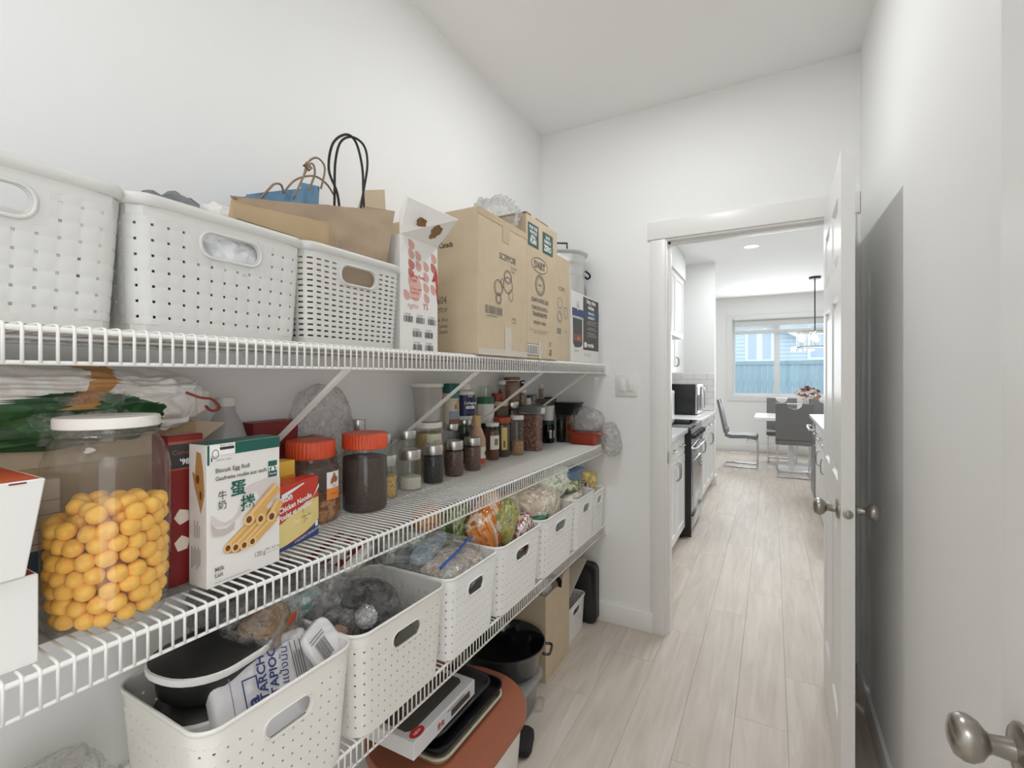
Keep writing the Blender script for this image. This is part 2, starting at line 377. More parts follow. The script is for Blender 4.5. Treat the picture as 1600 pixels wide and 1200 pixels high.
# door opening lining, stop and casing
fr = thing('door_frame', 'white door frame with flat casing around the kitchen doorway', 'door frame', (0, BW, 0))
bx('jamb', -.493, -.475, -.001, .121, 0, 2.035, TRIM, fr, .001); bx('jamb', .235, .253, -.001, .121, 0, 2.035, TRIM, fr, .001)
bx('head_jamb', -.493, .253, -.001, .121, 2.035, 2.053, TRIM, fr, .001)
bx('door_stop', -.475, -.464, .038, .072, 0, 2.035, TRIM, fr); bx('door_stop', .224, .235, .038, .072, 0, 2.035, TRIM, fr); bx('door_stop', -.475, .235, .038, .072, 2.024, 2.035, TRIM, fr)
bx('casing', -.556, -.482, -.010, 0, 0, 2.042, TRIM, fr, .002); bx('casing', .242, .316, -.010, 0, 0, 2.042, TRIM, fr, .002)
bx('head_casing', -.572, .331, -.011, 0, 2.045, 2.135, TRIM, fr, .002)
bx('casing', -.556, -.482, .12, .137, 0, 2.042, TRIM, fr, .002); bx('casing', .242, .316, .12, .137, 0, 2.042, TRIM, fr, .002); bx('head_casing', -.572, .331, .12, .141, 2.045, 2.135, TRIM, fr, .002)
bx('strike_plate', -.4755, -.4735, .008, .036, .885, .945, NICKEL, fr, .0005)
# six panel door, swung open into the pantry
def panel_door(name, label, loc, rz, w, h, knob_side, panels=True, kz=.92):
    """door leaf: hinge at the origin, leaf along -y, thickness along +x"""
    d = thing(name, label, 'door', loc, rz); t = .035
    bm = bmesh.new()
    if panels:
        st_, mid = .105, .10
        ys = [-w, -w+st_, -w/2-mid/2, -w/2+mid/2, -st_, 0]; zs = [.008, .22, .86, 1.00, 1.60, 1.70, 1.915, h]
        for i in (0, 2, 4): box(bm, 0, t, ys[i], ys[i+1], zs[0], zs[-1])
        for i in (1, 3):
            for k in (0, 2, 4, 6): box(bm, 0, t, ys[i], ys[i+1], zs[k], zs[k+1])
    else: box(bm, 0, t, -w, 0, .008, h, .001, 1)
    fin('door_leaf', bm, TRIM, d)
    if panels:
        for i in (1, 3):
            for k in (1, 3, 5):
                bm = bmesh.new(); y0, y1, z0, z1 = ys[i], ys[i+1], zs[k], zs[k+1]
                for x0, x1, xs in ((.009, .0035, 1), (t-.009, t-.0035, -1)):
                    A = [[(x0-.009*xs, y0, z0), (x0-.009*xs, y1, z0), (x0-.009*xs, y1, z1), (x0-.009*xs, y0, z1)]]
                    for e, x in ((.010, x0), (.022, x0), (.040, x1)):
                        A.append([(x, y0+e, z0+e), (x, y1-e, z0+e), (x, y1-e, z1-e), (x, y0+e, z1-e)])
                    loft(bm, A, False, True)
                fin('door_panel', bm, TRIM, d)
    ky = -w+.066
    for s, x in ((-1, 0), (1, t)):
        if not (knob_side & (1 if s < 0 else 2)): continue
        kb = lt('knob', [(.0001, 0), (.032, 0), (.032, .004), (.027, .008), (.013, .010), (.011, .03), (.014, .034), (.022, .04), (.0268, .049), (.0268, .056), (.022, .065), (.012, .069), (.0001, .070)], NICKEL, d, 28, sharp=50)
        kb.rotation_euler = (0, R(90*s), 0); kb.location = (x, ky, kz)
    lp = lt('latch_plate', [(.0001, 0), (.0135, 0), (.0135, .002), (.011, .003), (.0001, .003)], NICKEL, d, 20); lp.rotation_euler = (R(90), 0, 0); lp.location = (t/2, -w, kz)
    lb = bx('latch_bolt', t/2-.006, t/2+.006, -w-.009, -w+.002, kz-.008, kz+.008, NICKEL, d, .002)
    for z in (.22, 1.0, 1.82):
        hg = lt('hinge', [(.006, -.045), (.006, .045)], NICKEL, d, 10); hg.location = (t+.004, .004, z)
    d['kind'] = 'structure'; return d
panel_door('door_1', 'white six-panel door with round nickel knobs, open into the pantry', (.198, BW-.024, 0), R(-1.2), .755, 2.03, 3)
panel_door('door_2', 'plain white door folded back along the right wall with a nickel knob', (.298, .12, 0), R(180), .735, 2.03, 2, False, .888)
# switch plate on the back wall
sw = thing('light_switch', 'white double rocker light switch plate on the wall beside the kitchen doorway', 'light switch', (-.684, BW, 1.29))
bx('cover_plate', -.06, .06, -.006, 0, -.06, .06, mat('switch_white', (228, 227, 224), .35), sw, .003)
for x in (-.023, .023):
    bx('rocker', x-.0165, x+.0165, -.0105, -.005, -.033, .033, MATS['switch_white'], sw, .0015)
# recessed light in the pantry ceiling
def downlight(x, y, label, group=None):
    t = thing('ceiling_light', label, 'ceiling light', (x, y, CH), 0, group)
    lt('trim_ring', [(.045, -.004), (.075, -.004), (.078, 0), (.04, 0)], TRIM, t, 32)
    lt('lens', [(.0001, -.002), (.044, -.002)], emit('lamp_glow', (255, 250, 240), 12), t, 24, True, False)
downlight(-.36, 1.66, 'round recessed ceiling light in the pantry above the shelves')
# ---------------------------------------------------------------- the kitchen and dining room beyond
KW, FW = -1.25, 9.41
st(bx('wall_kitchen_left', KW-.12, KW, BW+.12, 6.42, -.02, CH, WALL))
stub = st(bx('wall_stub', KW, -.622, 6.30, 6.42, -.02, CH, WALL))
st(bx('wall_dining_left', -2.6, -2.5, 6.42, FW, -.02, CH, WALL)); st(bx('wall_dining_return', -2.5, KW, 6.30, 6.42, -.02, CH, WALL))
st(bx('wall_kitchen_right', 3.2, 3.3, BW, FW, -.02, CH, WALL))
wx0, wx1, wz0, wz1 = -.64, 2.0, .985, 2.36
bm = bmesh.new(); box(bm, -2.6, wx0, FW, FW+.14, -.02, CH); box(bm, wx1, 3.3, FW, FW+.14, -.02, CH)
box(bm, wx0, wx1, FW, FW+.14, -.02, wz0); box(bm, wx0, wx1, FW, FW+.14, wz1, CH)
st(fin('wall_far', bm, WALL))
bx('baseboard', -.6335, -.610, 6.2965, 6.434, 0, .12, TRIM, stub, .003)
st(bx('baseboard_far', -2.5, 3.2, FW-.016, FW, 0, .12, TRIM, bev=.003))
# window
WINM = mat('window_vinyl', (232, 234, 235), .4)
wn = st(thing('window_1', None, None, (0, FW, 0)))
bm = bmesh.new()
for a, b, c, d in ((wx0, wx1, wz0, wz0+.05), (wx0, wx1, wz1-.05, wz1), (wx0, wx0+.05, wz0+.05, wz1-.05), (wx1-.05, wx1, wz0+.05, wz1-.05)): box(bm, a, b, .05, .11, c, d)
fin('window_frame', bm, WINM, wn)
for x in (.068, .81, 1.5): bx('mullion', x-.042, x+.042, .045, .11, wz0+.05, wz1-.05, WINM, wn, .004)
for a, b in ((wx0+.05, .026), (.11, .768), (.852, 1.458), (1.542, wx1-.05)): bx('window_pane', a, b, .078, .082, wz0+.05, wz1-.05, clear('window_glass', (252, 254, 255), .02, .02), wn)
bm = bmesh.new()
for a, b, c, d in ((wx0-.085, wx0+.005, wz0-.085, wz1+.085), (wx1-.005, wx1+.085, wz0-.085, wz1+.085), (wx0+.005, wx1-.005, wz1-.005, wz1+.085), (wx0+.005, wx1-.005, wz0-.085, wz0+.005)): box(bm, a, b, -.018, 0, c, d)
fin('window_casing', bm, TRIM, wn)
bl = thing('roller_blind', 'white day-and-night roller blind raised to the top of the dining room window', 'blind', (.68, FW-.03, 0))
bx('cassette', -1.29, 1.29, -.05, .03, 2.33, 2.40, TRIM, bl, .012)
FAB = mat('blind_fabric', (214, 214, 212), .8); SHEER = clear('blind_sheer', (255, 255, 255), .35, .5, gloss=.2)
for z0, z1, m in ((2.305, 2.33, SHEER), (2.22, 2.305, FAB), (2.145, 2.22, SHEER), (2.10, 2.145, FAB)): bx('fabric_band', -1.27, 1.27, 0, .004, z0, z1, m, bl)
bx('bottom_rail', -1.27, 1.27, -.008, .012, 2.085, 2.105, FAB, bl, .004)
# lower cabinets along the left wall
CAB = mat('white_cabinet_paint', (233, 233, 232), .35); QTZ = mat('white_quartz', (236, 236, 236), .2)
def pull(parent, p, axis, L=.13):
    x, y, z = p; a = .028
    pts = [(x, y, z), (x+a, y, z)]
    if axis == 'z': pts = spline([(x, y, z-L/2), (x+a*.8, y, z-L/2+.012), (x+a, y, z), (x+a*.8, y, z+L/2-.012), (x, y, z+L/2)])
    else: pts = spline([(x, y-L/2, z), (x+a*.8, y-L/2+.012, z), (x+a, y, z), (x+a*.8, y+L/2-.012, z), (x, y+L/2, z)])
    return tb('handle', pts, .0045, NICKEL, parent)
def base_unit(y0, y1, label, doors=2):
    t = thing('base_cabinet', label, 'cabinet', (KW, y0, 0)); w = y1-y0
    bx('carcass', .005, .60, 0, w, .10, .875, CAB, t); bx('toe_kick', .01, .545, 0, w, 0, .10, CAB, t)
    for k in range(doors):
        a, b = w*k/doors+.003, w*(k+1)/doors-.003
        bm = bmesh.new(); box(bm, .60, .618, a, b, .715, .87, .002, 1); dr = fin('drawer', bm, CAB, t); pull(dr, (.618, (a+b)/2, .795), 'y')
        bm = bmesh.new(); box(bm, .60, .612, a, b, .105, .708)
        for u0, u1, v0, v1 in ((a, a+.06, .105, .708), (b-.06, b, .105, .708), (a+.06, b-.06, .105, .165), (a+.06, b-.06, .648, .708)): box(bm, .612, .620, u0, u1, v0, v1)
        do = fin('cabinet_door', bm, CAB, t); pull(do, (.620, b-.03 if k % 2 == 0 else a+.03, .62), 'z')
base_unit(2.70, 3.35, 'white lower kitchen cabinet nearest the pantry doorway')
base_unit(3.352, 4.095, 'white lower kitchen cabinet just before the range, two curved handles')
base_unit(4.865, 5.58, 'white lower kitchen cabinet just past the range')
base_unit(5.582, 6.294, 'white lower kitchen cabinet at the far end under the oven')
for a, b, l in ((2.66, 4.097, 'white quartz worktop between the pantry doorway and the range'), (4.863, 6.298, 'white quartz worktop past the range, carrying the black oven')):
    tag(bx('worktop', KW+.002, -.605, a, b, .877, .914, QTZ, bev=.003), l, 'worktop')
# upper cabinets, bulkhead and hood
def wall_unit(y0, y1, z0, label):
    t = thing('wall_cabinet', label, 'cabinet', (KW, y0, 0)); w = y1-y0
    bx('carcass', .002, .31, 0, w, z0, 2.46, CAB, t)
    for k in (0, 1):
        a, b = w*k/2+.002, w*(k+1)/2-.002; bm = bmesh.new(); box(bm, .31, .322, a, b, z0, 2.457)
        for u0, u1, v0, v1 in ((a, a+.055, z0, 2.457), (b-.055, b, z0, 2.457), (a+.055, b-.055, z0, z0+.055), (a+.055, b-.055, 2.40, 2.457)): box(bm, .322, .330, u0, u1, v0, v1)
        do = fin('cabinet_door', bm, CAB, t)
        pull(do, (.330, (b-.03) if k == 0 else (a+.03), z0+.12), 'z', .1)
wall_unit(4.88, 5.88, 1.375, 'white upper kitchen cabinet past the range hood')
wall_unit(4.10, 4.86, 1.80, 'short white upper kitchen cabinet above the range hood')
wall_unit(2.75, 4.08, 1.375, 'white upper kitchen cabinet before the range hood')
st(bx('trim_1', KW, -.90, BW+.12, 5.90, 2.47, CH, WALL))
hd = thing('range_hood', 'slim stainless range hood under the short upper cabinet', 'range hood', (KW, 4.10, 0))
bm = bmesh.new(); prism(bm, [(.005, 1.68), (.485, 1.70), (.485, 1.735), (.32, 1.795), (.005, 1.795)], 'y', .005, .755); fin('hood_body', bm, STEEL, hd)
bx('filter', .06, .40, .05, .70, 1.672, 1.69, NICKEL, hd); bx('hood_light', .40, .43, .3, .46, 1.69, 1.697, emit('hood_glow', (255, 255, 250), 4), hd)
# tiles: on the left wall and on the stub wall
TILE = mat('white_glazed_tile', (232, 231, 228), .12); GROUT = mat('grey_grout', (176, 174, 170), .9)
lw = bpy.data.objects['wall_kitchen_left']
bx('grout_bed', KW, KW+.004, 4.865, 6.298, .915, 1.372, GROUT, lw); bx('grout_bed', KW, -.624, 6.296, 6.30, .915, 1.372, GROUT, stub)
tm = {}
def tile(x, y, z, w, par, ax):
    k = (round(w, 3), ax)
    if k not in tm:
        b = bmesh.new()
        if ax == 'x': box(b, 0, w, -.0075, 0, 0, .0735, .0015, 1)
        else: box(b, 0, .0075, 0, w, 0, .0735, .0015, 1)
        me = bpy.data.meshes.new('tile'); bmesh.ops.recalc_face_normals(b, faces=b.faces); b.to_mesh(me); b.free(); me.materials.append(TILE); tm[k] = me
    o = bpy.data.objects.new('tile', tm[k]); o.location = (x, y, z); COL.objects.link(o); o.parent = par
for r_ in range(6):
    z = .917+r_*.0762; x = KW+.008+(.0765 if r_ % 2 else 0)
    if r_ % 2: tile(KW+.008, 6.2965, z, .074, stub, 'x')
    while x < -.63:
        w = min(.150, -.624-x); tile(x, 6.2965, z, w, stub, 'x'); x += .1525
    for k in range(6):
        y = 5.36+k*.1525+(.0765 if r_ % 2 else 0)
        if y+.15 < 6.287: tile(KW+.0035, y, z, .150, lw, 'y')
# range
rg = thing('range', 'black electric range with a glass cooktop and oven door between white cabinets', 'range', (KW, 4.10, 0))
BLK = mat('black_enamel', (22, 22, 24), .3); BGL = mat('black_glass', (14, 14, 16), .06, spec=.8); SGL = mat('mirror_grey_glass', (150, 155, 160), .1, .8)
bx('range_body', .01, .62, .004, .756, .03, .895, BLK, rg, .004); bx('cooktop', .01, .655, .002, .758, .895, .917, BGL, rg, .003)
for x, y, r_ in ((.2, .2, .09), (.2, .56, .075), (.46, .2, .075), (.46, .56, .1)):
    bm = bmesh.new(); lathe(bm, [(r_-.003, .9172), (r_, .9172), (r_, .9176), (r_-.003, .9176)], 28, (x, y), False, False); fin('burner_ring', bm, mat('burner_mark', (88, 88, 90), .4), rg)
bm = bmesh.new(); prism(bm, [(.60, .78), (.672, .78), (.655, .893), (.60, .893)], 'y', .002, .758); fin('control_panel', bm, STEEL, rg)
for y in (.08, .19, .30, .46, .57, .68):
    k = lt('knob', [(.0001, 0), (.023, 0), (.021, .028), (.019, .031), (.0001, .031)], BLACKP, rg, 18); k.rotation_euler = (0, R(82), 0); k.location = (.665, y, .838)
bx('oven_door', .62, .662, .006, .754, .20, .775, SGL, rg, .004); bx('oven_window', .662, .664, .12, .64, .33, .62, BGL, rg)
bx('range_side', .0, .668, -.001, .004, .02, .895, BLK, rg)
tb('oven_handle', [(.66, .07, .74), (.70, .07, .74), (.70, .69, .74), (.66, .69, .74)], .010, CHROME, rg); bx('warming_drawer', .62, .658, .006, .754, .05, .192, SGL, rg, .004)
bx('drawer_handle', .658, .672, .10, .66, .165, .18, BLACKP, rg, .003)
for x in (.06, .58):
    for y in (.05, .70): lt('foot', [(.018, 0), (.018, .03)], BLACKP, rg, 10).location = (x, y, 0)
# countertop oven and white canister
ov = thing('countertop_oven', 'black countertop microwave oven against the tiled end wall', 'microwave', (-1.20, 5.47, .914))
bx('oven_case', 0, .465, 0, .5, .012, .335, BLK, ov, .008); bx('front_frame', .465, .485, .0, .5, .012, .335, STEEL, ov, .004); bx('glass_door', .485, .490, .02, .37, .04, .31, BGL, ov)
tb('handle', [(.488, .39, .06), (.515, .39, .06), (.515, .39, .29), (.488, .39, .29)], .007, CHROME, ov)
for x in (.05, .42):
    for y in (.05, .45): lt('foot', [(.015, 0), (.015, .013)], BLACKP, ov, 10).location = (x, y, 0)
cn = thing('canister', 'white kitchen canister on the worktop in front of the black microwave', 'canister', (-1.0, 5.20, .914))
bm = bmesh.new(); loft(bm, [[(x, y, z) for x, y in rrect(.17*k, .17*k, .03)] for k, z in ((.97, 0), (1, .01), (1, .235))]); fin('canister_body', bm, mat('white_ceramic', (236, 236, 235), .2), cn, True, 40)
bm = bmesh.new(); loft(bm, [[(x, y, z) for x, y in rrect(.174*k, .174*k, .03)] for k, z in ((1, .236), (1, .262), (.9, .275))]); fin('lid', bm, MATS['white_ceramic'], cn, True, 40)
# island
isl = thing('kitchen_island', 'white kitchen island with a steel dishwasher beside the dining table', 'kitchen island', (.36, 4.2, 0))
bx('carcass', .03, .93, 0, 2.03, .10, .875, CAB, isl); bx('toe_kick', .08, .9, .03, 2.0, 0, .10, CAB, isl); bx('worktop', 0, 1.0, -.03, 2.05, .877, .914, QTZ, isl, .003)
for k, (a, b) in enumerate(((.02, .45), (.455, .89), (.895, 1.33))):
    dr = bx('drawer', .012, .03, a, b, .715, .87, CAB, isl, .002); h = pull(dr, (0, 0, 0), 'y'); h.rotation_euler = (0, 0, R(180)); h.location = (.012, (a+b)/2, .795)
    do = bx('cabinet_door', .012, .03, a, b, .105, .708, CAB, isl, .002); h = pull(do, (0, 0, 0), 'z'); h.rotation_euler = (0, 0, R(180)); h.location = (.012, b-.04, .60)
dw = bx('dishwasher_door', .008, .03, 1.345, 1.945, .105, .87, mat('dark_steel', (120, 122, 126), .3, .9), isl, .003)
tb('handle', [(.008, 1.39, .80), (-.035, 1.39, .80), (-.035, 1.90, .80), (.008, 1.90, .80)], .011, CHROME, dw)
# dining table
tab = thing('dining_table', 'long white dining table on a panel pedestal below the window', 'table', (.62, 7.95, 0))
WG = mat('white_gloss', (236, 236, 238), .15)
bm = bmesh.new(); loft(bm, [[(x, y, z) for x, y in rrect(1.70-e, .92-e, .05)] for e, z in ((.03, .715), (0, .722), (0, .758), (.006, .762))]); fin('tabletop', bm, WG, tab, True, 35)
bx('pedestal', -.42, -.36, -.25, .25, .03, .715, WG, tab, .004); bx('pedestal', .36, .42, -.25, .25, .03, .715, WG, tab, .004); bx('base_plate', -.55, .55, -.32, .32, 0, .03, WG, tab, .006)
# chairs
LEA = mat('grey_leatherette', (112, 110, 110), .5, bump=.05, bscale=150)
def chair():
    t = thing('dining_chair', 'x', 'chair', (0, 0, 0), 0, 'grey chairs around the dining table')   # faces +y, origin under the seat
    bm = bmesh.new(); w = .215; n = 14
    top = [(-w, 0)]
    # back slab outline with a half-moon notch in its top edge
    out = [(-w, .50), (w, .50), (w, .985), (.085, .985)]+[(.085*math.cos(R(a)), .985-.075*math.sin(R(a))) for a in range(15, 180, 15)]+[(-.085, .985), (-w, .985)]
    f = lambda z: -.215-.10*max(0, (z-.5)/.5)**1.2
    loft(bm, [[(x, f(z)+d, z) for x, z in out] for d in (0, .035)]); fin('backrest', bm, LEA, t)
    bm = bmesh.new(); prof = [(-.20, .49), (-.20, .455), (-.13, .425), (.10, .435), (.215, .42), (.235, .44), (.22, .475), (.05, .485), (-.10, .475), (-.165, .49), (-.18, .56), (-.215, .56)]
    prism(bm, prof, 'x', -w, w); fin('seat', bm, LEA, t, True, 45)
    bm = bmesh.new(); s = .19
    path = [(-s, -.20, .012), (-s, .20, .012)]
    pts = spline([(-s, .19, .418), (-s, .225, .39), (-s, .225, .06), (-s, .20, .012), (-s, -.10, .012), (-s, -.215, .012)], 4)
    tube(bm, pts, .011, 8); tube(bm, [(-p.x, p.y, p.z) for p in pts], .011, 8)
    tube(bm, [(-s, -.215, .012), (s, -.215, .012)], .011, 8); tube(bm, [(-s, .10, .40), (s, .10, .40)], .011, 8)
    fin('frame', bm, CHROME, t, True, 50)
    tb('grab_bar', [(-.086, f(.985)+.017, .979), (.086, f(.985)+.017, .979)], .006, CHROME, t)
    return t
CHL = (('grey leatherette dining chair at the near side of the table, its back to us', (.25, 7.42, 0), 0),
       ('grey leatherette dining chair at the left end of the table, seen from the side', (-.42, 7.88, 0), -90),
       ('grey leatherette dining chair under the window, behind the nearest chair', (.13, 8.62, 0), 180),
       ('grey leatherette dining chair under the window, behind the flowers', (.72, 8.62, 0), 180),
       ('grey leatherette dining chair at the near side of the table, hidden by the open door', (.95, 7.42, 0), 0))
c0 = chair()
for i, (l, p, a) in enumerate(CHL[:4]):
    c = c0 if i == 0 else copy_tree(c0)
    c['label'] = l; c.location = p; c.rotation_euler = (0, 0, R(a))
# flowers
va = thing('flower_vase', 'white vase of dusty pink and cream flowers on the dining table', 'vase', (.43, 7.78, .762))
lt('vase', [(.05, 0), (.062, .03), (.07, .09), (.06, .15), (.045, .175), (.05, .185), (.045, .183), (.04, .16)], WG, va, 24, True, False, 60)
rr = random.Random(5); FM = [mat('dusty_pink_petal', (176, 122, 116), .7), mat('cream_petal', (232, 224, 214), .7), mat('mauve_petal', (140, 92, 92), .7)]
for k in range(46):
    a = rr.random()*6.28; e = rr.random()**.6; rad = .15*e; z = .26+.13*math.sqrt(max(0, 1-e*e))+rr.uniform(-.03, .02)
    bm = bmesh.new()
    for q in range(9):
        b = q*2.4; tilt = .35+.09*q; l = .052-.0018*q; ax = Matrix.Rotation(b, 3, 'Z') @ Matrix.Rotation(-tilt, 3, 'Y')
        bm.faces.new([bm.verts.new(ax @ Vector(p)) for p in ((.003, -.004, 0), (l*.6, -l*.45, .004), (l, 0, .01), (l*.6, l*.45, .004), (.003, .004, 0))])
    o = fin('flower', bm, FM[k % 3] if k % 4 else FM[1], va); o.location = (rad*math.cos(a), rad*math.sin(a), z); o.rotation_euler = (e*math.sin(a)*-.9, e*math.cos(a)*.9, rr.random()*6)
bm = bmesh.new()
for k in range(12):
    a = k*.9; tube(bm, [(.02*math.cos(a), .02*math.sin(a), .10), (.06*math.cos(a), .06*math.sin(a), .26)], .002, 5)
fin('stems', bm, mat('stem_green', (96, 112, 78), .6), va)
# pendant
pe = thing('pendant_light', 'black-rod chandelier with two wire rings of glass lamps over the dining table', 'chandelier', (.525, 7.93, 0))
lt('canopy', [(.0001, CH-.03), (.07, CH-.03), (.075, CH), (.0001, CH)], BLACKP, pe, 24); tb('rod', [(0, 0, 1.98), (0, 0, CH-.02)], .008, BLACKP, pe)
for z, r_ in ((1.96, .24), (1.75, .24)): tb('ring', [(r_*math.cos(k*R(10)), r_*math.sin(k*R(10)), z) for k in range(36)], .007, NICKEL, pe, 6, True)
tb('spoke', [(-.24, 0, 1.96), (.24, 0, 1.96)], .006, NICKEL, pe); tb('spoke', [(0, -.24, 1.96), (0, .24, 1.96)], .006, NICKEL, pe)
for k in range(6):
    a = R(60*k+20); x, y = .19*math.cos(a), .19*math.sin(a)
    g = lt('glass_shade', [(.045, 1.76), (.045, 1.93), (.02, 1.955)], GLASS, pe, 16, False, False); g.location = (x, y, 0)
    b = lt('bulb', [(.0001, 1.83), (.018, 1.835), (.027, 1.86), (.02, 1.89), (.012, 1.93)], emit('bulb_glow', (255, 246, 226), 9), pe, 12); b.location = (x, y, 0)
for i, (x, y) in enumerate(((-.2, 5.73), (.55, 4.3))): downlight(x, y, ('round recessed light glowing in the kitchen ceiling', 'recessed kitchen ceiling light nearer the pantry')[i])
fv = thing('floor_vent', 'white slotted floor vent by the far dining room baseboard', 'floor vent', (-.50, 9.22, 0))
bx('vent_frame', -.16, .16, -.06, .06, 0, .006, TRIM, fv)
for k in range(10): bx('louver', -.14+k*.029, -.125+k*.029, -.045, .045, .006, .008, TRIM, fv)
# outside: fence and the neighbour's house
st(bx('ground', -14, 16, 9.7, 30, -.6, -.5, mat('yard_ground', (150, 156, 150), .9, vary=.2, vscale=3)))
fe = thing('fence', 'weathered grey board fence tinted with blue daylight outside the dining room window', 'fence', (0, 14.5, -.5))
FEN = mat('blue_lit_weathered_board', (146, 168, 178), .85, vary=.12, vscale=5, obj_vary=.10, stretch=(6, 6, .6))  # grey wood with the blue cast of daylight put into its colour
fb = bmesh.new(); box(fb, -.068, .068, -.01, .01, 0, 2.18, .003, 1); fme = bpy.data.meshes.new('board'); fb.to_mesh(fme); fb.free(); fme.materials.append(FEN)
for k in range(46):
    o = bpy.data.objects.new('board', fme); o.location = (-2.6+k*.142, (k % 2)*.004, 0); COL.objects.link(o); o.parent = fe
bx('top_rail', -2.7, 4.0, -.035, .03, 2.15, 2.25, FEN, fe); bx('cross_rail', -2.7, 4.0, .012, .05, 1.6, 1.69, FEN, fe); bx('cross_rail', -2.7, 4.0, .012, .05, .4, .49, FEN, fe)
ho = thing('neighbour_house', 'pale grey siding house with a white framed window behind the fence', 'house', (0, 21, -.5))
SID = mat('pale_blue_siding', (206, 216, 226), .7)
bm = bmesh.new(); prism(bm, [(-6, 0), (9, 0), (9, 5.2), (-.4, 4.2), (-6, 5.6)], 'y', .02, 5); fin('house_wall', bm, SID, ho)
bm = bmesh.new()
for k in range(26):
    z = .9+k*.15; box(bm, -6, 9, -.012, .03, z, z+.138)
tag(fin('siding', bm, SID, ho), kind='stuff')
def hwin(x0, x1, z0, z1):
    f = thing('house_window', None, None); f.parent = ho
    bx('house_window_frame', x0-.1, x1+.1, -.06, .0, z0-.1, z1+.1, TRIM, f); bx('house_window_pane', x0, x1, -.065, -.06, z0, z1, mat('house_pane', (186, 196, 214), .2), f)
hwin(1.25, 2.15, 2.55, 3.75); hwin(-.85, -.55, 2.5, 3.6); hwin(-.35, -.05, 2.5, 3.6)
bm = bmesh.new(); prism(bm, [(-6.4, 5.62), (-.9, 4.30), (1.05, 3.15), (1.05, 3.32), (-.7, 4.5), (-6.4, 5.85)], 'y', -.35, 5); fin('roof_edge', bm, mat('white_fascia', (232, 234, 236), .6), ho)
# ---------------------------------------------------------------- wire shelves
SF = -.806                                        # front edge of the shelves
def wire_mesh(dip):
    bm = bmesh.new()
    tube(bm, [(.006, 0, -.0021), (.19, 0, -.0021), (0.380, 0, -.0021), (.3855, 0, -.004), (.3868, 0, -.009), (.3868, 0, -.052)], .0021, 5)
    bmesh.ops.recalc_face_normals(bm, faces=bm.faces)
    me = bpy.data.meshes.new('cross_wire'); bm.to_mesh(me); bm.free(); me.materials.append(WIRE)
    me.polygons.foreach_set('use_smooth', [True]*len(me.polygons)); return me
WME = wire_mesh(0)
def wire_shelf(z, label, braces):
    t = thing('wire_shelf', label, 'wire shelf', (LW, 0, z)); y0, y1 = -.2, 2.512
    d = SF-LW
    for nm, x, zz, r_ in (('front_rail', d, -.0082, .0040), ('lip_rail', d+.0005, -.051, .0030), ('middle_rail', d*.5, -.0075, .003), ('back_rail', .008, -.0072, .003)):
        tb(nm, [(x, y0, zz), (x, y1, zz)], r_, WIRE, t, 8)
    n = 0; y = y0+.004
    while y < y1-.004:
        o = bpy.data.objects.new('cross_wire', WME); o.location = (0, y, 0); COL.objects.link(o); o.parent = t; y += .01662
    for yb in braces:
        bm = bmesh.new(); a = Vector((d-.002, yb, -.050)); b = Vector((.004, yb, -.050-.27))
        dv = (b-a).normalized(); nn = Vector((0, 1, 0)); up = dv.cross(nn)
        sec = [(-.0065, -.004), (.0065, -.004), (.0065, .004), (-.0065, .004)]
        loft(bm, [[p+nn*s+up*q for s, q in sec] for p in (a, b)]); box(bm, 0, .004, yb-.011, yb+.011, -.345, -.295)
        fin('brace', bm, WIRE, t)
    bm = bmesh.new(); box(bm, .20, d+.012, y1, y1+.007, -.060, -.002, .001, 1); box(bm, .02, .06, y1, y1+.007, -.04, .002); fin('end_bracket', bm, WIRE, t)
    for k in range(8): bx('wall_clip', 0, .009, .15+k*.29, .165+k*.29, -.02, .006, WIRE, t)
    return t
ZT, ZM, ZL = 1.405, .972, .533
wire_shelf(ZT, 'topmost white wire shelf, carrying the white baskets and tall cartons', (.7325, 1.256, 1.73, 2.25))
wire_shelf(ZM, 'middle white wire shelf, full of jars and boxes', ())
wire_shelf(ZL, 'lowest white wire shelf, holding the row of white perforated baskets', (.2, .74))
tag(bx('shelf_liner', LW+.01, -.872, -.15, .545, ZM+.0002, ZM+.0014, clear('frosted_liner', (235, 235, 235), .7, .4, (178, 178, 175), gloss=.5)), 'frosted plastic liner under the big jar on the middle shelf', 'shelf liner')

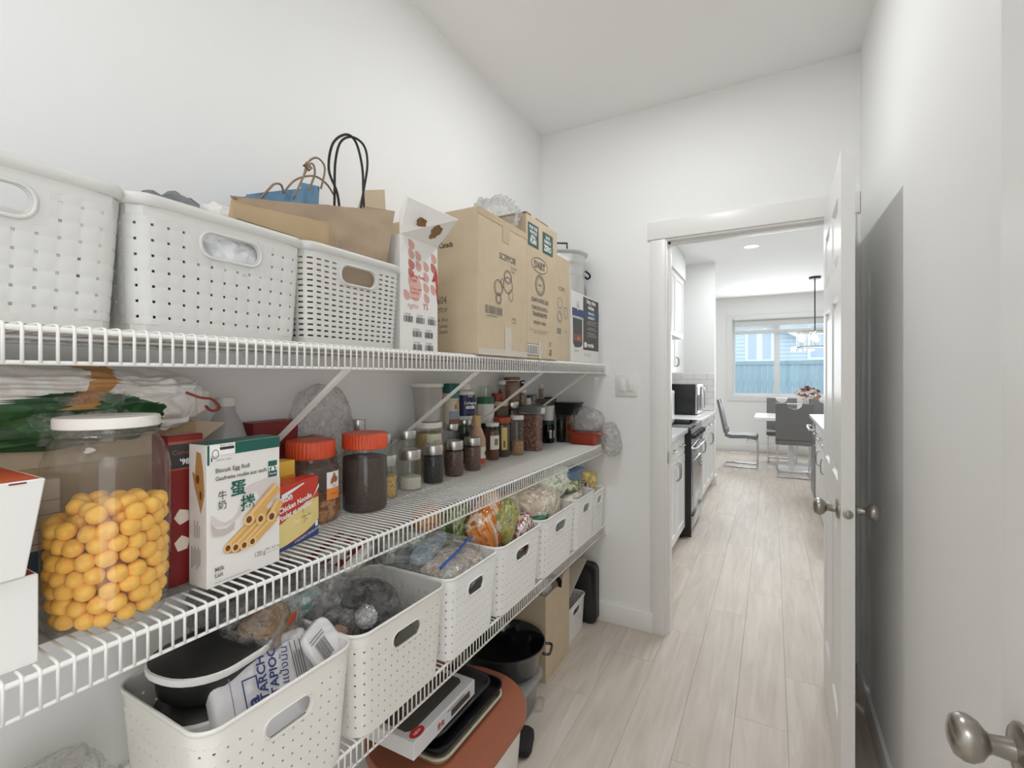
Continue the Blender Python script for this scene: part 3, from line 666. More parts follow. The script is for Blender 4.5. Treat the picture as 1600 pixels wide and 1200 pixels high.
# ---------------------------------------------------------------- perforated baskets
def stadium(hw, hh, n=6):
    return [(hw-hh+hh*math.cos(R(a)), hh*math.sin(R(a))) for a in [-90+180*k/(2*n) for k in range(2*n+1)]]+[(-hw+hh+hh*math.cos(R(a)), hh*math.sin(R(a))) for a in [90+180*k/(2*n) for k in range(2*n+1)]]
def basket_mesh(w, d, h, taper, cr, pitch, hole, rows, rim, handle, relief=0, stagger=False, skip=None, thick=.0022, ring=.0028, lip=1):
    """walls of a tapered tub as a grid of cells with real holes; local: +x front, base at z=0"""
    P = 2*(w-2*cr)+2*(d-2*cr)+2*math.pi*cr
    def wallpt(s, z, off=0):
        k = 1-taper*(1-z/h)
        s = s % P; fx, fy, q = d-2*cr, w-2*cr, math.pi*cr/2
        segs = (('r', fy), ('c', q, 0), ('t', fx), ('c', q, 90), ('l', fy), ('c', q, 180), ('b', fx), ('c', q, 270))
        t = (s+fy/2) % P
        for g in segs:
            if t <= g[1]+1e-9: break
            t -= g[1]
        if g[0] == 'r': p, n = (d/2, -fy/2+t), (1, 0)
        elif g[0] == 't': p, n = (fx/2-t, w/2), (0, 1)
        elif g[0] == 'l': p, n = (-d/2, fy/2-t), (-1, 0)
        elif g[0] == 'b': p, n = (-fx/2+t, -w/2), (0, -1)
        else:
            a = R(g[2])+t/cr; cx, cy = {0: (fx/2, fy/2), 90: (-fx/2, fy/2), 180: (-fx/2, -fy/2), 270: (fx/2, -fy/2)}[g[2]]
            p, n = (cx+cr*math.cos(a), cy+cr*math.sin(a)), (math.cos(a), math.sin(a))
        x, y = p[0]*1.0, p[1]*1.0
        return Vector((x*k+n[0]*off, y*k+n[1]*off, z))
    nc = max(8, 2*round(P/pitch[0]/2)); ps = P/nc; zb, zt = .012, h-rim; pz = (zt-zb)/rows
    bm = bmesh.new(); cache = {}; par = {}
    def new(s, z, off=0):
        v = bm.verts.new(wallpt(s, z, off)); par[v] = (s, z, off); return v
    def V(s, z, off=0):
        k = (round((s % P)*1e5) % round(P*1e5), round(z*1e5))
        if k not in cache: cache[k] = new(s, z, off)
        return cache[k]
    def Q(a, b, c, e):
        vs = []
        for q in (a, b, c, e):
            if q not in vs: vs.append(q)
        if len(vs) > 2:
            try: bm.faces.new(vs)
            except ValueError: pass
    hcols, hrows, hw, hh, hz = handle
    hset = set()
    if hcols:
        for base in (0, nc//2):
            for i in range(-hcols//2, hcols//2):
                for j in range(hrows[0], hrows[1]): hset.add(((base+i) % nc, j))
    for i in range(nc):
        for j in range(rows):
            s0 = i*ps; z0 = zb+j*pz
            if (i, j) in hset: continue
            sh = ps*.5 if (stagger and j % 2) else 0
            hx, hz_ = hole[0]/2, hole[1]/2; c = s0+ps/2; cz = z0+pz/2
            solid = skip and skip(i, j, nc, rows)
            if solid: Q(V(s0, z0), V(s0+ps, z0), V(s0+ps, z0+pz), V(s0, z0+pz)); continue
            if relief: S = [s0, c-hx-.0018, c-hx, c+hx, c+hx+.0018, s0+ps]; Z = [z0, cz-hz_-.0018, cz-hz_, cz+hz_, cz+hz_+.0018, z0+pz]; m_ = 2
            else: S = [s0, c-hx, c+hx, s0+ps]; Z = [z0, cz-hz_, cz+hz_, z0+pz]; m_ = 1
            for a in range(2*m_+1):
                for b in range(2*m_+1):
                    if a == m_ and b == m_: continue
                    O = lambda p, q: -relief if (p in (m_, m_+1) or q in (m_, m_+1)) else 0
                    Q(V(S[a], Z[b], O(a, b)), V(S[a+1], Z[b], O(a+1, b)), V(S[a+1], Z[b+1], O(a+1, b+1)), V(S[a], Z[b+1], O(a, b+1)))
    # handle panels: ring from the rectangle to the stadium
    if hcols:
        for base in (0, nc//2):
            c = base*ps; x0, x1 = -hcols/2*ps, hcols/2*ps; za, zc = zb+hrows[0]*pz, zb+hrows[1]*pz; mz = hz
            st_ = stadium(hw, hh); ang = [math.atan2(y/hh, x/hw) for x, y in st_]
            out = []
            for (x, y) in st_:
                ux, uy = x/max(1e-6, 1), y
                dx, dy = x, y
                k = min(abs((x1 if dx > 0 else x0)/dx) if abs(dx) > 1e-6 else 9e9, abs(((zc-mz) if dy > 0 else (za-mz))/dy) if abs(dy) > 1e-6 else 9e9)
                out.append((dx*k, dy*k))
            n = len(st_)
            inner = [new(c+x, mz+y) for x, y in st_]
            mid = [new(c+x*1.06, mz+y*1.06) for x, y in st_]
            outv = [V(c+x, mz+y) for x, y in out]
            for q in range(n):
                r_ = (q+1) % n
                Q(inner[q], inner[r_], mid[r_], mid[q]); Q(mid[q], mid[r_], outv[r_], outv[q])
            for q in range(n):                      # fill the rectangle's corners
                a, b_ = out[q], out[(q+1) % n]
                if abs(a[0]-b_[0]) > 1e-6 and abs(a[1]-b_[1]) > 1e-6:
                    cx_ = max((a[0], b_[0]), key=abs); cy_ = max((a[1], b_[1]), key=lambda v: abs(v))
                    Q(outv[q], V(c+cx_, mz+(zc-mz if cy_ > 0 else za-mz)), outv[(q+1) % n], outv[(q+1) % n])
    # foot and rim bands
    for i in range(nc):
        s0 = i*ps
        Q(V(s0, 0), V(s0+ps, 0), V(s0+ps, zb), V(s0, zb)); Q(V(s0, zt), V(s0+ps, zt), V(s0+ps, h), V(s0, h))
    bm.faces.new([V(i*ps, 0) for i in range(nc)][::-1])
    bm.normal_update(); bmesh.ops.recalc_face_normals(bm, faces=bm.faces)
    F0 = [list(f.verts) for f in bm.faces]; B0 = [(e.verts[0], e.verts[1]) for e in bm.edges if len(e.link_faces) == 1]
    back = {v: bm.verts.new(wallpt(a, z+(thick if z < 1e-6 else 0), off-thick)) for v, (a, z, off) in par.items()}
    for f in F0: bm.faces.new([back[v] for v in f][::-1])
    for a, b in B0: bm.faces.new((a, b, back[b], back[a]))
    bmesh.ops.recalc_face_normals(bm, faces=bm.faces)
    me = bpy.data.meshes.new('basket_wall'); bm.to_mesh(me); bm.free(); me.polygons.foreach_set('use_smooth', [True]*len(me.polygons)); me.set_sharp_from_angle(angle=R(32))
    # rim
    b2 = bmesh.new(); N = 64; prof = [(o*lip, z*lip) for o, z in ((.0, -.016), (.0035, -.014), (.0045, -.004), (.003, .0015), (-.001, .0025), (-.0065 if lip < 1 else -.0035, 0), (-.0065 if lip < 1 else -.0035, -.012))]
    rings = [[wallpt(P*k/(nc*4), h+z, o) for k in range(nc*4)] for o, z in prof]
    loft(b2, rings, False, False); bmesh.ops.recalc_face_normals(b2, faces=b2.faces)
    m2 = bpy.data.meshes.new('rim'); b2.to_mesh(m2); b2.free(); m2.polygons.foreach_set('use_smooth', [True]*len(m2.polygons))
    # handle surrounds, front and back
    out_m = [me, m2]
    if hcols:
        for base in (0, nc//2):
            b3 = bmesh.new(); c = base*ps; tube(b3, [wallpt(c+x*1.06+math.copysign(.002, x), hz+y*1.06+math.copysign(.002, y), .0012) for x, y in stadium(hw, hh)], ring, 6, True)
            bmesh.ops.recalc_face_normals(b3, faces=b3.faces)
            m3 = bpy.data.meshes.new('handle_surround'); b3.to_mesh(m3); b3.free(); m3.polygons.foreach_set('use_smooth', [True]*len(m3.polygons)); out_m.append(m3)
    return out_m
def basket(kind, label, loc, rz, group, m):
    t = thing('basket', label, 'basket', loc, rz, group)
    for me, nm in zip(kind, ('basket_wall', 'rim', 'handle_surround', 'handle_surround')):
        if not me.materials: me.materials.append(m)
        o = bpy.data.objects.new(nm, me); COL.objects.link(o); o.parent = t
    return t
# ---------------------------------------------------------------- topmost shelf
WEAVE = basket_mesh(.310, .27, .208, .07, .035, (.0232, .0255), (.0042, .0042), 7, .032, (6, (5, 7), .050, .0185, .1545), .0004)
SLOT = basket_mesh(.295, .26, .210, .07, .032, (.0205, .0115), (.0118, .0038), 15, .026, (6, (11, 15), .050, .0185, .160))
DOT = basket_mesh(.320, .285, .238, .10, .04, (.0215, .024), (.0042, .0042), 8, .030, (6, (6, 8), .048, .018, .175), 0, ring=.0014, lip=.5)
G1 = 'white baskets on the topmost shelf'
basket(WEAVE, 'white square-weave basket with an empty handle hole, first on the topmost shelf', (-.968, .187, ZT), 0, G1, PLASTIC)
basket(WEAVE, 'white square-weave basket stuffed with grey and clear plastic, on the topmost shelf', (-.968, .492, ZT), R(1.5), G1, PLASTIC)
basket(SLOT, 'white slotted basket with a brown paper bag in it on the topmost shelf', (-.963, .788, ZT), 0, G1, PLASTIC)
tag(crumple('plastic_bag', (.19, .25, .14), mat('dark_grey_bag', (104, 104, 108), .35, bump=.4, bscale=24), None, (-1.00, .46, 1.50), seed=3, amp=.15, crease=.3), 'dark grey plastic bag bundled in the second white basket', 'plastic bag')
tag(crumple('clear_packet', (.10, .15, .09), mat('shiny_white_film', (214, 214, 216), .2, bump=.8, bscale=30), None, (-.895, .535, 1.548), (0, 0, .2), seed=5, amp=.2, crease=.4), 'crumpled milky plastic packet behind the handle hole of the second white basket', 'plastic bag')
tag(crumple('grey_pouch', (.10, .12, .12), mat('slate_pouch', (120, 120, 124), .4, bump=.3, bscale=20), None, (-.96, .45, 1.60), (.2, 0, 0), seed=8, amp=.2, crease=.3), 'grey pouch poking over the rim of the second white basket', 'pouch')
tag(crumple('white_pouch', (.08, .09, .10), WCARD, None, (-.93, .535, 1.615), (0, .3, 0), seed=9, amp=.2), 'small white pouch poking over the rim of the second white basket', 'pouch')
# kraft paper bag with black handles
def paper_sheet(bm, c, n=14, m=9, amp=.006, seed=0, q=3.5):
    a, b, d, e = [Vector(v) for v in c]; G = []
    nn = (b-a).cross(e-a).normalized()
    for j in range(m+1):
        row = []
        for i in range(n+1):
            u, v = i/n, j/m; p = (a*(1-u)+b*u)*(1-v)+(e*(1-u)+d*u)*v
            w = amp*math.sin(math.pi*min(1, max(0, u)))**.3*(noise.noise(Vector((u*q*2+seed, v*q+seed*2, seed)))+.8*abs(noise.noise(Vector((u*q*3.1+v*2+seed, v*q*.8-u*2, seed+4)))))
            row.append(p+nn*w)
        G.append(row)
    V = [[bm.verts.new(p) for p in r] for r in G]
    for j in range(m):
        for i in range(n): bm.faces.new((V[j][i], V[j][i+1], V[j+1][i+1], V[j+1][i]))
def paper_bag(name, label, rows, m, seed):
    """rows from the bottom up: (front left, front right, back left, back right)"""
    t = thing(name, label, 'paper bag', rows[0][0]); o0 = Vector(rows[0][0])
    RW_ = [[Vector(p)-o0 for p in r] for r in rows]; bm = bmesh.new(); mid = lambda a, b: (a+b)/2
    for k, (lo, hi) in enumerate(zip(RW_, RW_[1:])):
        n = 5 if len(RW_) > 2 else 9
        paper_sheet(bm, (lo[0], lo[1], hi[1], hi[0]), 22, n+4, .009*k, seed); paper_sheet(bm, (lo[2], lo[3], hi[3], hi[2]), 22, n+4, .006*k, seed+3)
        for a, b, s_ in ((1, 3, -1), (0, 2, 1)):
            ml, mh = mid(lo[a], lo[b])+Vector((0, .02*s_*k, 0)), mid(hi[a], hi[b])+Vector((0, .02*s_*(k+1), 0))
            paper_sheet(bm, (lo[a], ml, mh, hi[a]), 5, n, 0, seed+5, 5); paper_sheet(bm, (ml, lo[b], hi[b], mh), 5, n, 0, seed+6, 5)
    bm.faces.new([bm.verts.new(RW_[0][k]) for k in (0, 1, 3, 2)])
    bmesh.ops.remove_doubles(bm, verts=bm.verts, dist=.0015); bmesh.ops.recalc_face_normals(bm, faces=bm.faces)
    fin('bag_body', bm, m, t, True, 30); return t, o0
kb, o0 = paper_bag('paper_bag', 'large brown kraft paper bag with twisted black handles in the slotted basket',
    (((-.895, .672, 1.425), (-.862, .900, 1.425), (-1.03, .672, 1.425), (-1.02, .900, 1.425)), ((-.900, .660, 1.622), (-.862, .905, 1.622), (-1.03, .665, 1.622), (-1.02, .915, 1.622)),
     ((-.918, .545, 1.684), (-.852, .925, 1.762), (-1.02, .60, 1.725), (-1.00, .945, 1.795))), PAPER, 2)
BH = mat('black_paper_cord', (24, 23, 22), .6)
for pts in (((-.935, .826, 1.70), (-.945, .822, 1.788), (-.95, .800, 1.842), (-.95, .812, 1.910), (-.95, .852, 1.951), (-.95, .886, 1.946), (-.95, .908, 1.888), (-.95, .912, 1.811), (-.935, .905, 1.72)),
            ((-.99, .85, 1.72), (-.99, .852, 1.808), (-.99, .854, 1.888), (-.99, .871, 1.949), (-.99, .910, 1.980), (-.99, .953, 1.974), (-.99, .965, 1.926), (-.99, .948, 1.836), (-.985, .925, 1.74))):
    tb('handle', [p-o0 for p in spline(pts, 6)], .0032, BH, kb, 7)
FC = thing('cardboard_stack', 'stack of flattened brown cardboard sheets standing in front of the kraft paper bag', 'cardboard', (-.87, .61, 1.44))
for k in range(6):
    bm = bmesh.new(); x = .012-k*.0052; e = k*.0075
    prism(bm, [(.055, .0), (.112+e, .0), (.112+e, .236-k*.002), (-.097+e*.3, .213+k*.003), (-.092, .186), (.03, .184)], 'x', x-.0042, x); fin('sheet', bm, KRAFT_DARK, FC)
bb, o0 = paper_bag('paper_bag', 'blue paper bag with tan twine handles behind the kraft bag', (((-1.045, .665, 1.43), (-1.045, .835, 1.43), (-1.08, .665, 1.43), (-1.08, .835, 1.43)), ((-1.04, .66, 1.63), (-1.04, .835, 1.63), (-1.082, .66, 1.63), (-1.082, .835, 1.63)), ((-1.035, .645, 1.745), (-1.035, .842, 1.832), (-1.08, .655, 1.75), (-1.08, .842, 1.835))), mat('blue_paper', (118, 158, 190), .7, bump=.15, bscale=30), 11)
TW = mat('tan_twine', (150, 128, 104), .8)
for pts in (((-1.03, .672, 1.74), (-1.01, .683, 1.765), (-1.01, .697, 1.782), (-1.01, .714, 1.786), (-1.02, .728, 1.772)),
            ((-1.03, .760, 1.77), (-1.01, .772, 1.822), (-1.01, .788, 1.868), (-1.01, .815, 1.890), (-1.01, .838, 1.873), (-1.02, .834, 1.82)),
            ((-1.04, .74, 1.78), (-1.04, .775, 1.826), (-1.04, .828, 1.855), (-1.04, .868, 1.849), (-1.05, .90, 1.833)),
            ((-1.02, .757, 1.775), (-1.0, .785, 1.86), (-1.0, .80, 1.845), (-1.01, .79, 1.80))):
    tb('handle', [p-o0 for p in spline(pts, 5)], .0026, TW, bb, 6)
tb('knot', [Vector(p)-o0 for p in ((-1.0, .768, 1.85), (-.995, .779, 1.842), (-1.0, .790, 1.852), (-1.004, .778, 1.862))], .0034, TW, bb, 6, True)
# open carton behind with raised flap
ck = thing('open_carton', 'plain brown carton with a raised flap behind the kraft paper bag', 'carton', (-1.09, .99, ZT))
bx('carton_body', -.08, .06, -.03, .10, 0, .40, KRAFT, ck, .001)
bm = bmesh.new(); prism(bm, [(-.02, .40), (.095, .40), (.088, .50), (.005, .47)], 'x', .052, .056); fin('flap', bm, KRAFT, ck)
# white carton printed with red leaves
LEAF = mat('red_leaf_print', (206, 158, 150), .6); LEAF2 = mat('dark_leaf_print', (186, 58, 44), .6)
wc, f, l, tp = crate('leaf_carton', 'white carton printed with rows of red leaves and barcodes, its flap torn open', 'carton', .16, .158, .305, (-.93, 1.022, ZT), 0, WCARD)
def leaf(x, y, s=1):
    w, h = .0125*s, .0135*s
    return [(x-w, y+h), (x-w*.1, y+h*.95), (x+w*.75, y+h*.45), (x+w, y-h*.2), (x+w*.6, y-h*.85), (x, y-h), (x-w*.7, y-h*.7), (x-w, y)]
f.polys('print', [leaf(*p) for p in ((.0436, .2857), (.0436, .2600), (.071, .2600), (.073, .2330), (.1058, .2371), (.140, .2668), (.1058, .2075), (.1058, .178), (.1379, .1778), (.1079, .1488), (.0436, .1840), (.0255, .1480))], LEAF)
f.polys('print', [leaf(.0436, .2320), leaf(.0436, .2070), leaf(.138, .2395)], mat('mid_leaf_print', (182, 110, 100), .6))
f.ell(.060, .170, .024, .035, mat('pale_leaf_print', (214, 172, 164), .6))
f.polys('print', [[(.129, .20), (.150, .243), (.155, .22), (.154, .16), (.146, .205)]], LEAF2, .0008); f.polys('print', [[(.149, .18), (.156, .20), (.156, .135)]], LEAF2, .0008)
f.text('Hong Kong\nStyle', .040, .200, .0125, LEAF2, bold=.0002); f.text('Crispy and\nCrunchy', .036, .166, .011, LEAF2); f.text('Best before', .036, .140, .008, LEAF2)
f.text('ngito', .026, .116, .022, LEAF, shear=.3); f.text('TS', .090, .118, .022, LEAF2)
q = 0
for r_, z in enumerate((.077, .039, .003)):
    for c_ in range(3):
        x = .012+c_*.050-(.014*r_ if r_ < 2 else .012)
        if x > 0: f.barcode(x, z, .036, .0165, INK, 5+q); f.text('TSC77600%d' % q, x+.002, z+.019, .0055, INK)
        q += 1
bm = bmesh.new(); a = [(.079, -.079, .305), (.079, .079, .305), (.152, .079, .374), (.100, -.072, .398), (.080, -.079, .36)]
loft(bm, [a, [(x-.003, y, z+.003) for x, y, z in a]]); fl = fin('flap', bm, WCARD, wc)
n_ = Vector((.0, 1, 0)).cross(Vector((.073, 0, .069))).normalized()
TORN = mat('torn_brown_board', (146, 112, 72), .9, vary=.3, vscale=120)
rr = random.Random(4)
for cy, t_, ry, rt in ((-.036, .52, .021, .016), (.032, .42, .019, .026)):
    P = []
    for k in range(16):
        a_ = k*math.pi/8; s_ = rr.uniform(.7, 1.15); yy, tt = cy+ry*math.cos(a_)*s_, .097*t_+rt*math.sin(a_)*s_
        P.append((.079+tt*.726+.0007, yy, .305+tt*.686-.0007))
    bm = bmesh.new(); bm.faces.new([bm.verts.new(p) for p in P]); fin('torn_patch', bm, TORN, wc)
# the tall cartons
bc, f, l, tp = crate('carton', 'largest brown carton on the topmost shelf, printed SC2PPC with plastic cup rings', 'carton', .36, .332, .460, (-.976, 1.398, ZT), 0, KRAFT, .003)
f.text('SC2PPC08', .130, .325, .030, INKG, sx=.85, bold=.0006); f.text('Medium\nClear', .208, .305, .013, INKB)
f.rings([(.187, .272, .026, .022, .003), (.187, .272, .021, .017, .0015), (.124, .226, .028, .026, .003), (.124, .226, .022, .020, .0015), (.188, .244, .031, .027, .003), (.150, .244, .010, .016, .002), (.124, .190, .017, .018, .003), (.124, .190, .012, .013, .0015), (.208, .212, .015, .019, .002)], INKG)
f.barcode(.040, .134, .108, .026, INKG, 3); f.text('0 25700 38104 2', .05, .124, .010, INKG); f.text('1000 ct\nLot 08', .215, .128, .012, INKB)
TAPE = mat('brown_tape', (190, 168, 138), .22); TAPE2 = mat('shiny_tape', (204, 194, 180), .14)
f.rects([(.150, .385, .195, .4595), (.0, .437, .150, .4595), (.195, .437, .332, .4595)], TAPE, 'tape', .0008); f.rects([(.0, .001, .332, .022), (.165, .022, .212, .10)], TAPE2, 'tape', .0008)
l.text('Made in Canada', .265, .345, .026, INK, align='RIGHT', bold=.0005, sx=.7); l.text('2604', .241, .165, .036, INKG, align='RIGHT', sx=.7); l.text('ESTOP', .243, .137, .022, INKG, align='RIGHT', sx=.7)
for z, s in ((.108, 'Net 10 ct'), (.088, 'Carton'), (.070, 'SC 2-pack')): l.text(s, .245, z, .017, INK, align='RIGHT', sx=.75)
tp.rects([(.142, .0, .190, .358)], TAPE, 'tape')
dc, f, l, tp = crate('carton', 'tall brown carton of clear plastic lids with two teal squares and the word DART', 'carton', .33, .286, .540, (-.965, 1.712, ZT), 0, KRAFT, .003)
TEAL = mat('teal_print', (62, 92, 88), .6)
f.rect(.010, .425, .102, .512, TEAL); f.rect(.138, .424, .238, .508, TEAL)
f.text('FOR THE\nWHOLE\nMEAL', .056, .491, .017, WHITE, align='CENTER', bold=.0004); f.text('PLAN', .056, .437, .026, WHITE, align='CENTER', bold=.001, sx=.85)
f.text('SAVE\nENERGY', .188, .486, .018, WHITE, align='CENTER', bold=.0004); f.text('ZERO', .188, .437, .032, WHITE, align='CENTER', bold=.001, sx=.85)
f.rings([(.113, .365, .072, .029, .003)], INKG, n=32); f.text('DART', .113, .352, .038, INKG, align='CENTER', bold=.0012)
f.rings([(.116, .289, .040, .037, .010)], INKB, n=28); f.rings([(.116, .289, .030, .027, .002)], INKG, n=28); f.text('16LCD', .116, .285, .012, INK, align='CENTER')
for z, s, h in ((.220, 'CLEAR PLASTIC LIDS', .022), (.190, 'TAPAS DE PLASTICO', .020), (.165, 'TRANSPARENTES', .022), (.135, 'PACKED 10 / 100 EA', .016)): f.text(s, .115, z, h, INKG, align='CENTER', sx=.78, bold=.0005)
for z, s in ((.108, 'Dart Container Corporation, Mason, Michigan 48854'), (.099, 'recyclable - printed in the United States')): f.text(s, .115, z, .008, INKB, align='CENTER')
f.rects([(.005, .012, .098, .056)], WCARD); f.barcode(.008, .017, .086, .033, INK, 8, 'label_bars'); f.rects([(.005, .054, .098, .056), (.005, .012, .098, .014)], INK)
f.rects([(.100, .0, .128, .07)], TAPE2, 'tape', .0008)
f.text('UPC 48\n2 of 5', .197, .066, .010, INKG); f.rects([(.201, .018, .228, .022), (.201, .026, .228, .030), (.204, .034, .225, .040)], INKG)
bm = bmesh.new(); box(bm, .0, .163, -.143, -.10, .540, .546); box(bm, .13, .16, -.05, .06, .540, .547); fin('flap', bm, KRAFT_IN, dc)
tc, f, l, tp = crate('carton', 'narrower brown carton between the tall DART carton and the air fryer box', 'carton', .32, .176, .462, (-.978, 1.948, ZT), 0, KRAFT, .003)
f.text('SC2PPC', .045, .308, .026, INKB, sx=.9); f.rings([(.066, .254, .026, .024, .003), (.062, .193, .027, .025, .003), (.062, .193, .018, .017, .002), (.133, .218, .022, .025, .003)], INKB); f.rects([(.022, .118, .078, .143)], mat('grey_green_print', (128, 132, 124), .6)); f.text('1000 ct', .115, .128, .012, INKB)
# air fryer box
fy, f, l, tp = crate('appliance_box', 'white air fryer box with dark panel and blue band on the topmost shelf', 'box', .36, .385, .330, (-.990, 2.2385, ZT), 0, WCARD, .002)
f.rects([(.150, .062, .381, .322)], mat('charcoal_print', (70, 68, 64), .5))
f.rect(.004, .216, .150, .252, mat('navy_print', (52, 72, 112), .5), e=.0008); f.rect(.150, .222, .384, .262, mat('navy_print'), e=.0008)
f.text('Crispy, golden\ngoodness', .262, .297, .028, WHITE, align='CENTER', bold=.001, sx=.85, e=.001); f.text('without the\nunwanted oil', .264, .243, .022, WHITE, align='CENTER', bold=.0006, e=.0012, sx=.85)
f.rects([(.20+(.02 if k % 4 == 0 else 0), .208-k*.0085, .355-(.03 if k % 3 == 1 else 0), .2105-k*.0085) for k in range(10) if k not in (3, 6)], mat('pale_print', (176, 174, 170), .6), e=.0009)
f.rects([(.163, .075, .198, .100)], WHITE, e=.0009); f.text('gourmia', .206, .079, .030, WHITE, bold=.0012, sx=.95, e=.001)
f.polys('print', [[(.012, .205), (.135, .214), (.136, .085), (.112, .072), (.04, .068), (.016, .088)]], mat('fryer_print', (58, 58, 60), .4)); f.rects([(.010, .205, .138, .211)], STEEL, e=.0009)
f.polys('print', [[(.018, .130), (.134, .134), (.132, .098), (.020, .098)]], mat('basket_print', (128, 84, 64), .5), e=.0009); f.ell(.085, .112, .022, .010, mat('salmon_print', (190, 110, 84), .5), e=.0012)
f.rings([(.076, .180, .030, .020, .0015)], INKG, e=.0009); f.ell(.078, .268, .02, .022, mat('pale_blue_print', (200, 206, 212), .5)); f.text('6 qt', .078, .262, .016, INK, align='CENTER', e=.0009); f.text('Air Fryer', .03, .048, .015, INKG)
f.text('6-Quart Digital', .165, .035, .016, mat('pale_print'), sx=.9)
# stock pot on the air fryer box
sp = thing('stock_pot', 'tall stainless stock pot with black handles on top of the air fryer box', 'pot', (-1.0, 2.362, ZT+.330))
PS = mat('satin_stainless', (206, 206, 204), .33, .85)
lt('pot_body', [(.0001, .0), (.120, 0), (.128, .008), (.128, .125), (.130, .127), (.128, .130), (.129, .190), (.131, .193), (.130, .197), (.131, .232), (.147, .243), (.148, .248), (.145, .250), (.126, .238)], PS, sp, 48)
lt('lid', [(.128, .236), (.124, .244), (.06, .268), (.0001, .274)], PS, sp, 40, False)
def loop_handle(par, p, a, w=.05, out=.032, r=.0055, drop=.0, m=BLACKP):
    d = Vector((math.cos(a), math.sin(a), 0)); s = Vector((-d.y, d.x, 0)); p = Vector(p)
    return tb('handle', spline([p-s*w/2, p-s*w/2+d*out*.8+Vector((0, 0, -drop*.6)), p-s*w*.3+d*out+Vector((0, 0, -drop)), p+s*w*.3+d*out+Vector((0, 0, -drop)), p+s*w/2+d*out*.8+Vector((0, 0, -drop*.6)), p+s*w/2], 5), r, m, par, 8)
loop_handle(sp, (.100, .078, .165), R(38), .07, .030, drop=.03); loop_handle(sp, (-.100, -.078, .165), R(218), .07, .030, drop=.03)
tb('lid_handle', [(-.03, -.05, .262), (-.03, -.05, .312), (.03, .02, .318), (.03, .02, .262)], .0055, BLACKP, sp)
tag(crumple('blue_packet', (.05, .09, .11), mat('blue_packet_film', (70, 128, 190), .4), None, (-.90, 2.0, ZT+.462+.052), seed=14, amp=.12, flat=.9), 'small blue packet lying on the narrower brown carton', 'packet')
tag(crumple('clear_bag', (.15, .17, .115), BAGM, None, (-.885, 1.50, ZT+.462+.050), (0, 0, .3), seed=21, amp=.25, freq=2.4, flat=.85, crease=.5), 'crumpled clear plastic bag on top of the largest brown carton', 'plastic bag')
# ---------------------------------------------------------------- middle shelf
def grains(key, a, b, sc=240, bump=.6): return mat(key, a, .75, vary=.1, vscale=sc, rgb2=b, bump=bump, bscale=sc)
SEED_BLACK = grains('black_seed', (58, 60, 58), (22, 24, 24)); SEED_BROWN = grains('brown_seed', (122, 92, 82), (74, 50, 46)); SEED_RED = grains('red_brown_seed', (128, 92, 84), (86, 56, 52))
SUGAR = grains('white_sugar', (232, 226, 216), (206, 198, 186), 300, .3); PASTA = grains('small_pasta', (226, 194, 126), (186, 146, 82), 120); NUTS = grains('mixed_nuts', (196, 142, 88), (120, 74, 44), 70, 1)
GRANOLA = grains('granola', (176, 132, 120), (112, 76, 70), 90, 1); SPECK = grains('speckled_spice', (190, 166, 144), (120, 96, 82), 160); COFFEE = grains('dark_granules', (72, 56, 48), (46, 34, 30), 200, .3)
TAN = grains('tan_grain', (206, 168, 130), (168, 124, 92), 150); PLASTER = mat('tub_plastic', (222, 220, 214), .4)
def jar(name, label, cat, c, z, R_, h, lid=None, neck=None, glass=GLASS, fill=None, group=None, n=32, base=.92):
    """lid = (radius, height, material, ribs); neck = (radius, height); fill = (material, level)"""
    t = thing(name, label, cat, (c[0], c[1], z), 0, group)
    hb = h-(lid[1] if lid else 0)
    nr, nh = neck if neck else (R_*.93, .006)
    sh = min(.03, (R_-nr)*1.1+.004)
    prof = [(.0001, .0006), (R_*base*.97, .0006), (R_*base, .001), (R_, R_*.10+.002), (R_, hb-nh-sh), (R_-(R_-nr)*.3, hb-nh-sh*.55), (nr+(R_-nr)*.2, hb-nh-sh*.1), (nr, hb-nh), (nr, hb+.002)]
    lt('jar_body', prof, glass, t, n, True, False)
    if fill:
        f_ = min(fill[1], hb-nh-sh*.6); r = R_-.0022
        pr = [(.0001, .0025), (r*base, .003), (r, R_*.10+.004)]
        if f_ > hb-nh-sh: pr += [(r, hb-nh-sh-.001), (r-(R_-nr)*.3, f_)]
        else: pr += [(r, f_)]
        pr += [(pr[-1][0]*.6, f_+.004), (.0001, f_+.002)]
        lt('contents', pr, fill[0], t, 24, sharp=60)
    if lid:
        lr, lh, lm = lid[:3]; ribs = lid[3] if len(lid) > 3 else 0
        wob = (lambda u, z_: 1+.012*math.cos(2*math.pi*ribs*u)) if ribs else None
        lt('lid', [(lr*.97, hb-.001), (lr, hb+.001), (lr, h-.003), (lr*.96, h), (lr*.86, h-.0008), (.0001, h-.0008)], lm, t, max(n, ribs*4) if ribs else n, sharp=40, wob=wob)
    return t
def wrap(t, r, z0, z1, a0, a1, m, name='label', e=.0006, n=10):
    """a label or print bent round a jar, between two compass angles (degrees)"""
    bm = bmesh.new(); loft(bm, [[((r+e)*math.cos(R(a0+(a1-a0)*k/n)), (r+e)*math.sin(R(a0+(a1-a0)*k/n)), z) for k in range(n+1)] for z in (z0, z1)], False, False, False)
    return fin(name, bm, m, t, True)
def tangent(t, r, a, z):
    """flat frame touching the jar at compass angle a, origin on the axis line"""
    c, s = math.cos(R(a)), math.sin(R(a)); return Face(t, (r*c, r*s, z), (-s, c, 0), (0, 0, 1))
